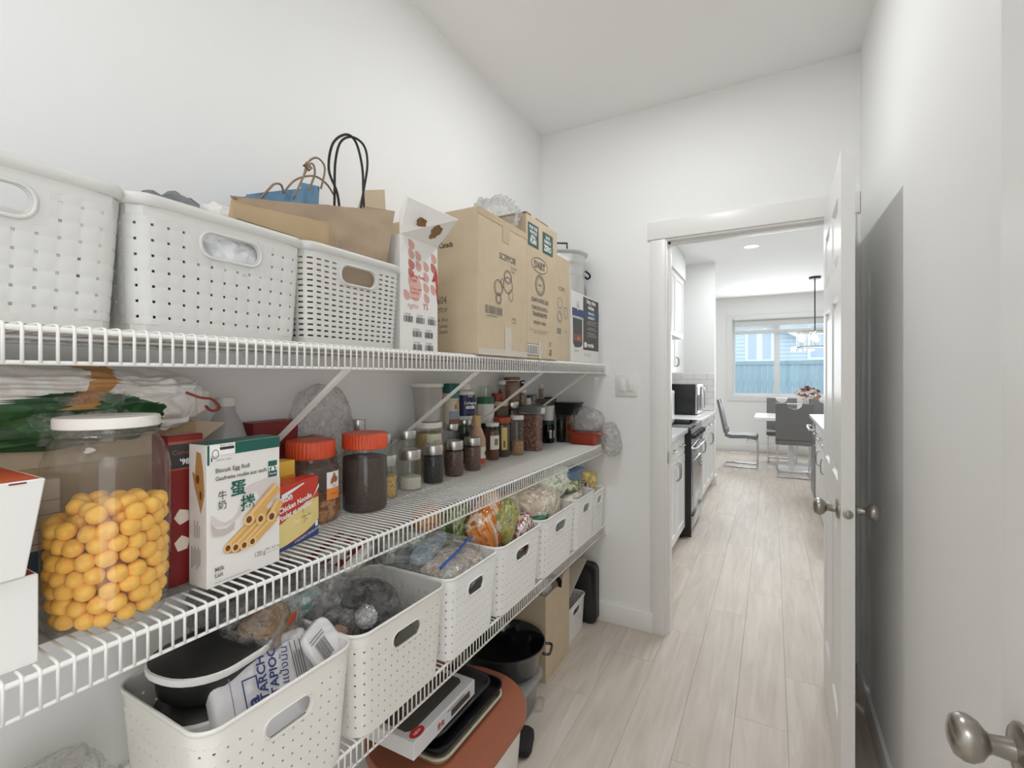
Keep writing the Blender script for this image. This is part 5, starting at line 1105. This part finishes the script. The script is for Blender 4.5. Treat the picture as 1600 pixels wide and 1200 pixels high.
rd = thing('red_dish', 'brick red rectangular baking dish with side handles at the end of the shelf', 'dish', (-.889, 2.440, ZM)); DISH = mat('terracotta_glaze', (168, 64, 42), .3, coat=.3); bm = bmesh.new()
loft(bm, [[(x, y, z) for x, y in rrect(w, d, .015)] for w, d, z in ((.138, .095, 0), (.144, .100, .004), (.156, .112, .060), (.166, .122, .063), (.166, .122, .068), (.150, .106, .068), (.138, .096, .010))], True, True); fin('dish_body', bm, DISH, rd, True, 40)
for s in (-1, 1): bm = bmesh.new(); prism(bm, [(s*.078, -.03), (s*.100, -.022), (s*.100, .022), (s*.078, .03)], 'z', .058, .067); fin('handle', bm, DISH, rd)
tag(crumple('dark_crumbs', (.12, .08, .03), mat('brown_leftovers', (104, 74, 66), .7, vary=.3, vscale=60), None, (-.889, 2.440, ZM+.055), seed=50, amp=.2), 'dark dried food in the red baking dish under the clear bag', 'food')
tag(crumple('clear_bag', (.17, .11, .125), BAG, None, (-.880, 2.445, ZM+.128), (0, R(14), 0), seed=51, amp=.16, freq=2.6, crease=.35), 'crumpled clear bag lying on the red baking dish', 'plastic bag')
tag(crumple('clear_bag', (.09, .08, .17), BAGM, None, (-.752, 2.466, ZM+.03), (0, R(-12), 0), seed=52, amp=.2, freq=2.4, crease=.4), 'milky clear bag hanging over the end of the shelf beside the wall', 'plastic bag')
# ---------------------------------------------------------------- lowest shelf: the row of baskets
G2 = 'white dotted baskets on the lowest shelf'
SLOT2 = [m_.copy() for m_ in SLOT]
DOT2 = [m_.copy() for m_ in DOT]
for m_ in SLOT2: m_.materials.clear()
def low_basket(y0, y1, label, x=-.9225, rz=0, m=PLASTIC3, kind=DOT, w=.320):
    b = basket(kind, label, (x, (y0+y1)/2, ZL), rz, G2 if kind is not SLOT2 else None, m); b.scale = (1, (y1-y0)/w, 1); return b
low_basket(.412, .730, 'white dotted basket holding the tapioca starch bag, first on the lowest shelf', m=PLASTIC2, kind=DOT2)
low_basket(.734, 1.058, 'white dotted basket holding the bagged black bowl, second on the lowest shelf', m=PLASTIC2, rz=R(-.6), kind=DOT2)
low_basket(1.062, 1.338, 'white dotted basket holding zip bags with a blue seal, on the lowest shelf', rz=R(.6))
low_basket(1.343, 1.672, 'white dotted basket holding an orange noodle packet, on the lowest shelf')
low_basket(1.677, 2.030, 'white dotted basket with pale bags and a green packet in its handle hole')
low_basket(2.035, 2.300, 'white dotted basket holding a blue box and pale green packet')
low_basket(2.305, 2.490, 'small white slotted basket with a yellow packet, last on the lowest shelf', kind=SLOT2, x=-.925, w=.295)
def pk_(name, dims, loc, rot, m, label, cat='packet', seed=1, amp=.10, crease=.28, p=.5, freq=2.6, sub=4):
    o = crumple(name, dims, m, None, loc, rot, seed, amp, freq, p, sub, None, crease); return tag(o, label, cat)
# first basket: two white tubs, noodle bag, starch bag
def oval_tub(loc, rot, label, top):
    t = thing('food_tub', label, 'container', loc, rot=rot); W_ = mat('tub_white')
    bm = bmesh.new(); loft(bm, [[(x, y, z) for x, y in rrect(.165*k, .205*k, .075*k, 7)] for k, z in ((.82, 0), (.86, .004), (.97, .080))], True, False); fin('tub_body', bm, clear('frosted_tub', (235, 235, 235), .55, .3, (196, 196, 190)), t, True, 40)
    bm = bmesh.new(); loft(bm, [[(x, y, z) for x, y in rrect(.165*k, .205*k, .075*k, 7)] for k, z in ((.97, .078), (1.06, .079), (1.07, .086), (1.07, .098), (1.04, .101))], True, False); fin('rim', bm, W_, t, True, 40)
    bm = bmesh.new(); loft(bm, [[(x, y, z) for x, y in rrect(.165*k, .205*k, .075*k, 7)] for k, z in ((1.04, .097), (.95, .104), (.6, .110), (.2, .112))]); fin('lid', bm, top, t, True, 40); return t
oval_tub((-.960, .535, .560), (R(0), R(0), R(12)), 'white rimmed oval tub, the lower of two in the first lowest-shelf basket', mat('dark_tub_lid', (42, 42, 40), .4)).scale = (.94, .94, 1.62)
u_ = oval_tub((-.965, .532, .744), (R(-3), R(3), R(12)), 'white rimmed oval tub with a black lid, the upper of two', MATS['dark_tub_lid']); u_.scale = (1, 1, .62); [c_.data.materials.__setitem__(0, MATS['dark_tub_lid']) for c_ in u_.children if c_.name.startswith('tub_body')]
nb = pk_('noodle_bag', (.11, .14, .16), (-.955, .635, .790), (.15, .1, .2), BAG, 'clear bag of brown dried noodles in the first lowest-shelf basket', 'bag', 61, .12, .30)
nc = crumple('noodles', (.09, .12, .125), mat('brown_noodle', (182, 146, 102), .5, vary=.4, vscale=26, stretch=(1, 1, 5), bump=.9, bscale=40), nb, (0, 0, -.02), (0, 0, .4), 62, .14, 3, .6, 4, None, .3)
tg = tag(crumple('seal_print', (.002, .03, .02), mat('red_seal', (176, 70, 52), .5), nb, (.068, .01, .045), (0, 0, .2), 63, .02), None); tg.name = 'seal_print'
ts = thing('starch_bag', 'white tapioca starch bag with blue lettering leaning in the first basket', 'bag', (-.872, .585, .712), rot=(R(-8), R(-32), R(3)))
bm = bmesh.new(); box(bm, -.017, .017, -.105, .105, -.095, .095, .012, 3); bmesh.ops.subdivide_edges(bm, edges=[e for e in bm.edges if e.calc_length() > .05], cuts=6, use_grid_fill=True)
for v in bm.verts:
    if abs(v.co.y) < .10: v.co.x += .005*noise.noise(v.co*22)*(1 if v.co.x > 0 else 1)
fin('bag_body', bm, mat('starch_white', (228, 226, 228), .45), ts, True, 50)
f = Face(ts, (.0215, -.105, -.095), (0, 1, 0), (0, 0, 1)); SB = mat('starch_blue', (44, 58, 112), .5); e = .0015
f.text('TARCH', .095, .085, .024, SB, rot=R(86), bold=.0006, e=e); f.text('TAPIOCA', .117, .085, .024, SB, rot=R(84), bold=.0006, e=e); f.text('แป้งมัน', .140, .095, .024, SB, rot=R(80), e=e)
f.rects([(.050, .06, .0525, .135), (.050, .1325, .080, .135), (.077, .11, .080, .135)], SB, e=e); f.text('a', .076, .085, .036, SB, rot=R(90), bold=.001, e=e)
f.rects([(.028, .171, .170, .1725), (.028, .02, .030, .171)], mat('pale_violet_print', (150, 150, 176), .6), e=e)
f.rects([(.158+k*.0055, .08+(k % 3)*.006, .160+k*.0055, .168-(k % 2)*.02) for k in range(5)], INKG, e=e)
f.barcode(.188, .135, .016, .036, INK, 6)
st_ = pk_('starch_bag', (.022, .08, .10), (-.838, .692, .765), (.3, R(-28), .1), MATS['starch_white'], 'second white starch bag with a barcode, end up beside the tapioca bag', 'bag', 64, .05, .10, .5)
g = Face(st_, (.0165, -.03, -.02), (0, 1, 0), (0, 0, 1)); g.barcode(0, 0, .03, .04, INK, 4); g.rects([(-.005, .045+k*.006, .035, .047+k*.006) for k in range(2)], INKG)
pk_('grey_plastic_bag', (.16, .20, .13), (-1.065, .665, .83), (0, 0, .2), clear('grey_film', (200, 204, 204), .5, .25, (168, 170, 168), bump=.8, bscale=20, gloss=1.4), 'grey translucent plastic bag behind the noodle bag', 'plastic bag', 65, .2, .45)
pk_('teal_packet', (.08, .11, .05), (-1.00, .745, .80), (0, .2, .3), film('pale_teal_film', [(176, 202, 198), (206, 216, 214), (120, 168, 166)], 10), 'pale teal packet at the edge between the first two lowest baskets', 'packet', 66)
# left of the first basket
sp_ = pk_('veg_packet', (.10, .15, .14), (-1.06, .315, .615), (0, 0, .1), BAG, 'clear packet of green and cream food left of the first lowest-shelf basket', 'packet', 67, .10, .2); crumple('contents', (.085, .13, .10), mat('green_cream_food', (196, 190, 158), .6, vary=.4, vscale=30, rgb2=(120, 140, 96)), sp_, (0, 0, -.01), (0, 0, 0), 68, .15)
# second basket: black bowl in a knotted clear bag
bo = thing('black_bowl', 'shiny black bowl upside down inside a knotted clear bag', 'bowl', (-.930, .895, .700), rot=(R(12), R(22), 0)); bo.scale = (.86, .86, .9); lt('bowl_body', [(.112, .0), (.114, .004), (.110, .040), (.094, .078), (.066, .098), (.044, .103), (.040, .108), (.0001, .108)], mat('black_bowl_plastic', (30, 30, 32), .25, bump=.25, bscale=18), bo, 48, False, True)
kb_ = thing('bowl_bag', 'clear plastic bag wrapped round the black bowl, gathered in a white knot', 'plastic bag', (-.930, .895, .700), rot=(R(12), R(22), 0)); kb_.scale = (.86, .86, .9)
wob = lambda u_, z_: 1+.030*noise.noise(Vector((u_*40, z_*30, 3)))+.02*math.sin(u_*2*math.pi*23+z_*40)
lt('bag_wrap', [(.118, -.004), (.121, .006), (.117, .042), (.101, .082), (.072, .103), (.050, .109), (.0001, .113)], clear('thin_film', (254, 254, 254), .008, .05, (250, 250, 250), bump=1.2, bscale=34, gloss=.5, veins=.10), kb_, 96, False, True, 80, wob)
FILM = clear('knotted_film', (250, 250, 250), .02, .07, (250, 250, 250), bump=1.2, bscale=40, gloss=.7, veins=.22)
KW_ = Vector((-.822, .797, .782)); M_ = Matrix.LocRotScale(kb_.location, kb_.rotation_euler, kb_.scale).inverted(); K_ = M_ @ KW_
kn = crumple('knot', (.050, .050, .040), clear('knot_film', (252, 252, 252), .75, .2, (244, 244, 244), bump=1, bscale=40, gloss=1.4), kb_, K_, (0, 0, 0), 71, .2, 3, .8, 4, None, .6)
ax = (Vector((0, 0, .045))-K_); L_ = ax.length; ax.normalize(); sx_ = ax.orthogonal().normalized(); sy_ = ax.cross(sx_); bm = bmesh.new(); rg_ = []
for t_, r_ in ((.0, .010), (.12, .016), (.3, .042), (.5, .078), (.72, .106), (.95, .121)):
    rg_.append([K_+ax*(L_*t_)+(sx_*math.cos(a)+sy_*math.sin(a))*r_*(1+(.16*(1-t_)+.02)*math.sin(a*15+2*math.sin(a*3))) for a in (2*math.pi*q/120 for q in range(120))])
loft(bm, rg_, False, False); fin('gathered_film', bm, FILM, kb_, True)
pk_('clear_bag', (.14, .11, .15), (-1.005, .800, .775), (0, .2, .4), BAGM, 'milky clear bag left of the bagged black bowl', 'plastic bag', 72, .18, .5)
ob = pk_('clear_bag', (.08, .09, .10), (-.885, .762, .735), (0, 0, .2), BAG, 'clear bag of orange shreds squeezed beside the bagged bowl', 'plastic bag', 73, .15, .4); crumple('contents', (.05, .06, .06), mat('orange_shreds', (196, 130, 84), .6, vary=.4, vscale=60), ob, (0, 0, -.01), (0, 0, 0), 74, .2)
ws = pk_('striped_packet', (.13, .20, .05), (-1.06, .93, .83), (.1, R(10), R(20)), film('white_film', [(220, 214, 208), (230, 226, 222)], 8), 'white packet with dark red stripes under the middle shelf', 'packet', 75, .06, .10)
for k in range(3): bx('stripe', -.055+k*.04, -.036+k*.04, -.085, .085, .0235, .0250, DRED, ws)
# third basket: zip bags
zb = pk_('zip_bag', (.22, .25, .06), (-.92, 1.195, .782), (0, R(6), R(10)), BAG, 'clear zip bag with a blue seal lying across its basket', 'bag', 76, .08, .2, .5); tb('zip_seal', spline([(.070, -.125, .016), (.078, -.06, .030), (.074, 0, .032), (.068, .06, .034), (.058, .12, .024)], 5), .0050, mat('blue_zip', (54, 92, 168), .4), zb, 6)
pk_('salt_packet', (.11, .18, .10), (-.885, 1.180, .690), (0, 0, .2), film('white_pink_film', [(222, 208, 196), (190, 150, 132), (226, 220, 214)], 16), 'white and pink packet inside the clear zip bag basket', 'packet', 77)
pk_('blue_packet', (.06, .20, .035), (-.960, 1.20, .792), (.1, 0, R(14)), film('hazy_blue_film', [(126, 156, 182), (176, 194, 206), (150, 174, 192)], 9), 'hazy blue packet behind the blue zip seal', 'packet', 78, .1, .25)
pk_('pale_packet', (.14, .22, .10), (-.88, 1.21, .725), (0, R(4), R(8)), film('pale_food_film', [(218, 214, 206), (196, 176, 160), (226, 224, 220)], 18), 'pale packet under the blue zip seal', 'packet', 98)
pk_('grey_packet', (.10, .16, .10), (-1.03, 1.145, .79), (0, 0, R(-10)), film('grey_green_film', [(150, 158, 152), (186, 188, 180), (120, 128, 124)], 8), 'grey-green packet at the back of the zip bag basket', 'packet', 79, .1, .25)
pk_('tan_packet', (.12, .14, .12), (-.90, 1.12, .650), (0, 0, 0), film('tan_film', [(186, 160, 134), (212, 200, 186)], 12), 'tan packet seen through the handle hole of the zip bag basket', 'packet', 80)
# fourth basket: noodles, greens
on = pk_('noodle_packet', (.085, .235, .15), (-.915, 1.485, .800), (R(24), R(-14), R(6)), film('orange_film', [(216, 128, 50), (236, 214, 194), (228, 160, 96), (208, 106, 40)], 7, stretch=(1, 1.2, .5)), 'glossy orange noodle packet standing up in its basket', 'packet', 81, .08, .22, .5)
for k in range(5): tb('edge_band' if k == 0 else 'print_band', spline([(.040, -.105+k*.028, -.055), (.050, -.09+k*.028, 0), (.040, -.075+k*.028, .06)], 4), .0036, mat('deep_orange', (222, 128, 38), .4) if k % 2 == 0 else mat('white_film'), on, 5)
pk_('green_packet', (.05, .15, .16), (-.862, 1.545, .785), (R(32), R(-8), R(4)), film('leaf_green_film', [(102, 132, 70), (196, 178, 98), (140, 160, 108), (214, 210, 190)], 11, stretch=(1, .7, 1.6)), 'green and yellow packet in front of the orange noodle packet', 'packet', 82, .08, .22)
wr = pk_('wrapped_sweets', (.05, .13, .11), (-.835, 1.600, .745), (R(28), 0, 0), film('pink_film', [(222, 190, 178), (232, 226, 222), (150, 70, 60), (70, 86, 120)], 18), 'pink and white packet with bar stripes at the right of its basket', 'packet', 83); Face(wr, (.024, -.02, -.02), (0, 1, 0), (0, 0, 1)).barcode(0, 0, .04, .05, INK, 7)
pk_('red_packet', (.07, .13, .10), (-.86, 1.46, .665), (0, 0, 0), film('red_tan_film', [(168, 72, 52), (222, 210, 196), (60, 60, 62)], 14), 'red and white packet seen through the handle hole below the orange noodles', 'packet', 84)
pk_('green_leaf_bag', (.11, .16, .14), (-1.02, 1.41, .80), (0, 0, .3), film('fresh_green_film', [(112, 138, 78), (176, 184, 140), (88, 112, 62)], 14), 'leafy green bag at the back of the orange noodle basket', 'bag', 85, .12, .3)
pk_('orange_carton', (.06, .12, .10), (-1.05, 1.30, .84), (0, 0, .1), film('orange_food_film', [(216, 128, 72), (228, 170, 120)], 14), 'orange packet glimpsed through the wires of the middle shelf', 'packet', 86)
# fifth and sixth baskets
pk_('rice_cake_bag', (.20, .31, .15), (-.925, 1.850, .775), (0, R(-4), R(2)), film('cream_film', [(226, 220, 206), (212, 194, 172), (232, 228, 220)], 6), 'cream coloured bag filling the basket with the green packet', 'bag', 87, .10, .25)
pk_('green_packet', (.07, .13, .11), (-.845, 1.745, .720), (0, 0, 0), mat('bottle_green_film', (40, 104, 68), .4, bump=.4, bscale=30), 'dark green packet in front of the cream coloured bag', 'packet', 88)
wp = pk_('rice_packet', (.12, .26, .11), (-.905, 2.02, .832), (R(12), R(-18), R(-6)), film('pale_green_film', [(228, 228, 216), (200, 210, 176), (234, 234, 228), (170, 184, 140)], 8), 'glossy white and pale green packet lying over two baskets', 'packet', 89, .08, .25, .5); Face(wp, (.056, -.03, .008), (0, 1, 0), (-.3, 0, 1)).text('Kelly', 0, 0, .034, INK, bold=.001, shear=.3, e=.006)
pk_('yellow_green_packet', (.07, .20, .06), (-.865, 2.165, .805), (R(-8), R(-10), R(4)), film('olive_film', [(206, 196, 128), (104, 124, 66), (226, 220, 184)], 16), 'olive and yellow packet below the blue box', 'packet', 90)
pk_('pale_packet', (.19, .22, .09), (-.915, 2.165, .735), (0, R(-4), 0), MATS['cream_film'], 'cream packet lying under the blue box', 'packet', 99)
bxb = thing('blue_box', 'pale blue plastic box with a black knob standing in its basket', 'box', (-.93, 2.180, .775)); PB = clear('pale_blue_plastic', (190, 212, 236), .6, .2, (150, 182, 218))
bm = bmesh.new(); loft(bm, [[(x, y, z) for x, y in rrect(.19*k, .20*k, .02, 4)] for k, z in ((.93, 0), (1, .085))], True, False); fin('box_body', bm, PB, bxb, True, 40); bm = bmesh.new(); loft(bm, [[(x, y, z) for x, y in rrect(.20*k, .21*k, .02, 4)] for k, z in ((1, .084), (1.02, .088), (1, .104), (.9, .106))]); fin('lid', bm, PB, bxb, True, 40); lt('knob', [(.008, .105), (.011, .112), (.011, .121), (.0001, .123)], BLACKP, bxb, 16).location = (.055, .05, 0)
crumple('contents', (.13, .14, .07), mat('mushroom_brown', (176, 146, 96), .7, vary=.4, vscale=30), bxb, (0, 0, .036), (0, 0, 0), 91, .15)
pk_('grey_bundle', (.06, .09, .09), (-.835, 2.115, .690), (0, 0, 0), mat('dark_grey_bag'), 'dark grey bundle behind the handle hole under the blue box', 'bundle', 92)
pk_('yellow_packet', (.10, .10, .12), (-.885, 2.43, .760), (0, .2, .3), film('yellow_film', [(226, 196, 96), (236, 218, 150)], 10, bscale=30), 'crinkled yellow packet in the small slotted basket', 'packet', 93, .12, .4)
pk_('red_brown_packet', (.07, .08, .10), (-.865, 2.352, .735), (0, .2, .3), film('red_brown_film', [(130, 62, 50), (206, 190, 176), (90, 44, 40)], 18), 'red-brown packet beside the yellow packet', 'packet', 94, .12, .3)

# ---------------------------------------------------------------- on the floor under the shelves
TER = mat('terracotta_plastic', (154, 92, 68), .45)
rt_ = thing('storage_tub', 'white storage tub with a terracotta red oval lid on the floor', 'tub', (-.905, 1.235, 0)); S_ = lambda k, n=14: rrect(.43*k, .54*k, .20*k, n)
bm = bmesh.new(); loft(bm, [[(x, y, z) for x, y in S_(k)] for k, z in ((.84, 0), (.86, .006), (.94, .236))], True, False); fin('tub_body', bm, MATS['tub_white'], rt_, True, 40)
bm = bmesh.new(); loft(bm, [[(x, y, z) for x, y in S_(k)] for k, z in ((.96, .226), (1, .228), (1.0, .246), (.985, .252), (.96, .252))]); fin('lid', bm, TER, rt_, True, 40)
def tray(loc, w, d, h, m, label, rz=0, name='baking_tray'):
    t = thing(name, label, 'tray', loc, rz); bm = bmesh.new()
    loft(bm, [[(x, y, z) for x, y in rrect(d-e, w-e, max(.01, r_), 6)] for e, r_, z in ((.03, .03, 0), (.024, .034, .002), (.006, .04, h-.002), (0, .045, h), (0, .045, h+.004), (.012, .04, h+.004), (.032, .03, .005))]); fin('tray_body', bm, m, t, True, 40); return t
tray((-.925, 1.222, .2525), .36, .27, .020, mat('cream_enamel', (198, 192, 170), .35), 'cream enamel baking tray on the terracotta lid, lowest of the trays')
tray((-.928, 1.225, .2765), .365, .27, .022, mat('black_enamel'), 'black baking tray nested on the cream baking tray')
tray((-.935, 1.215, .3025), .32, .23, .016, mat('grey_nonstick', (58, 58, 60), .35), 'grey non-stick tray inside the black baking tray')
gb_, f, l, tp = crate('grill_box', 'white and silver grill box with a dark window and red lettering on the trays', 'box', .215, .300, .048, (-.938, 1.118, .3225), R(1), mat('silver_white_card', (214, 214, 216), .35))
tp.polys('print', [[(.035, .03), (.265, .03), (.28, .045), (.28, .185), (.265, .20), (.035, .20), (.02, .185), (.02, .045)]], mat('charcoal_print')); tp.rects([(.08, .075, .20, .115)], INKG, e=.0008); tp.rects([(.205, .08, .24, .084), (.215, .12, .24, .124)], mat('pale_print'), e=.0008)
tp.polys('print', [[(.035+.026*math.cos(k*.42), .018+.016*math.sin(k*.42)) for k in range(15)]], mat('tomato_red', (188, 44, 40), .5), e=.001); tp.text('NEW', .035, .013, .012, WHITE, align='CENTER', e=.0016); f.text('frit', .105, .012, .026, mat('frit_red', (170, 66, 40), .5), bold=.0008); f.rects([(.17, .010, .27, .030)], mat('charcoal_print')); f.rects([(.15, .034, .24, .037)], INKG)
sb_, f, l, tp = crate('cutter_box', 'slim boxed utensil with a copper edge beside the grill box', 'box', .040, .140, .030, (-1.005, 1.345, .3225), R(4), mat('copper_card', (176, 120, 92), .4))
cb = thing('clear_bin', 'clear plastic bin with a lid on the floor under the black pot', 'bin', (-.975, 1.640, 0)); bm = bmesh.new(); loft(bm, [[(x, y, z) for x, y in rrect(.30*k, .26*k, .05, 5)] for k, z in ((.9, .001), (1, .125))], True, False); fin('bin_body', bm, clear('clear_bin_plastic', (228, 230, 232), .22, .2), cb, True, 40)
bm = bmesh.new(); loft(bm, [[(x, y, z) for x, y in rrect(.315*k, .275*k, .05, 5)] for k, z in ((1, .124), (1.02, .126), (1.02, .138), (.97, .142))]); fin('lid', bm, clear('clear_lid_plastic', (224, 228, 230), .4, .2), cb, True, 40)
bp_ = thing('black_pot', 'black enamel roasting pot with loop handles on the clear bin', 'pot', (-.965, 1.690, .1425)); ENA = mat('speckled_black_enamel', (24, 24, 26), .14, vary=.4, vscale=200, coat=.5)
lt('pot_body', [(.0001, 0), (.120, 0), (.138, .012), (.155, .095), (.166, .112), (.168, .116), (.164, .118), (.152, .098), (.135, .018), (.0001, .010)], ENA, bp_, 56)
loop_handle(bp_, (.158, .045, .100), R(16), .075, .030, .0055, 0, ENA); loop_handle(bp_, (-.158, -.045, .100), R(196), .075, .03, .0055, 0, ENA)
# open carton with cloth, basket and black case
oc = thing('open_carton', 'open brown carton on the floor with pale flaps, a cloth hanging out', 'carton', (-1.005, 2.013, 0)); bm = bmesh.new()
prism(bm, [(-.137, 0), (.137, 0), (.137, .25), (-.137, .25)], 'x', -.141, -.137); box(bm, -.137, .137, -.137, -.133, 0, .25); box(bm, -.137, .137, .133, .137, 0, .248); box(bm, -.137, .137, -.133, .133, 0, .004); box(bm, .137, .141, -.137, .137, 0, .25)
fin('carton_body', bm, KRAFT, oc)
PALE = mat('pale_cardboard', (202, 190, 174), .8)
bm = bmesh.new(); prism(bm, [(-.137, .25), (.137, .25), (.137, .412), (.062, .405), (.045, .345), (.02, .36), (-.02, .376), (-.137, .376)], 'x', .1372, .1412); fin('flap', bm, KRAFT, oc)
bm = bmesh.new(); prism(bm, [(.137, .376), (-.137, .376), (-.137, .25), (.137, .25)], 'y', -.137, -.1335); fin('flap', bm, KRAFT, oc)
bm = bmesh.new(); prism(bm, [(.137, .248), (.137, .252), (.400, .362), (.402, .358)], 'x', -.139, .136); fin('flap', bm, PALE, oc)
cl = pk_('cloth', (.13, .12, .16), (-.955, 1.97, .310), (0, .1, .3), mat('white_cloth', (214, 212, 208), .9), 'white cloth bundled in the open floor carton', 'cloth', 95, .12, .2)
tb('black_strap', spline([(.0, .04, .07), (.04, .06, .092), (.082, .072, .082), (.100, .078, .05), (.100, .08, .02)], 5), .011, mat('black_fabric', (34, 33, 33), .9), cl, 8)
fbk = basket(SLOT2, 'white slotted basket on the floor between the open carton and the black case', (-1.0, 2.297, 0), 0, None, PLASTIC3); fbk.scale = (.90, .93, .84)
pk_('brown_bundle', (.14, .18, .10), (-1.0, 2.26, .115), (0, 0, .2), mat('brown_wool', (120, 92, 78), .8, bump=.5, bscale=40), 'brown bundle inside the white slotted basket on the floor', 'bundle', 96)
bc_ = thing('black_case', 'black upright plastic case against the back wall in the corner', 'case', (-.935, 2.478, 0)); bm = bmesh.new()
loft(bm, [[(x*k, y, z+.16) for x, z in rrect(.21, .316, .035, 5)] for y, k in ((-.034, .95), (-.028, 1), (.022, 1), (.026, .97))]); fin('case_body', bm, mat('black_case_plastic', (36, 37, 37), .45), bc_, True, 35)
bm = bmesh.new(); loft(bm, [[(x, y, z+.16) for x, z in rrect(.15*k, .25*k, .03, 5)] for y, k in ((-.036, 1), (-.034, 1.04))]); fin('raised_panel', bm, mat('black_case_plastic'), bc_, True, 35)
pk_('dark_bag', (.09, .13, .034), (-.80, 1.52, .018), (0, 0, .3), mat('black_fabric'), 'dark cloth bag on the floor beside the clear bin', 'bag', 97)

# ---------------------------------------------------------------- lettering becomes plain mesh
bpy.context.view_layer.update(); _dg = bpy.context.evaluated_depsgraph_get()
for o in FONTS:
    me = bpy.data.meshes.new_from_object(o.evaluated_get(_dg)); n = bpy.data.objects.new('lettering', me)
    COL.objects.link(n); n.parent = o.parent; n.matrix_local = o.matrix_local.copy(); bpy.data.objects.remove(o)
    n.name = 'lettering'
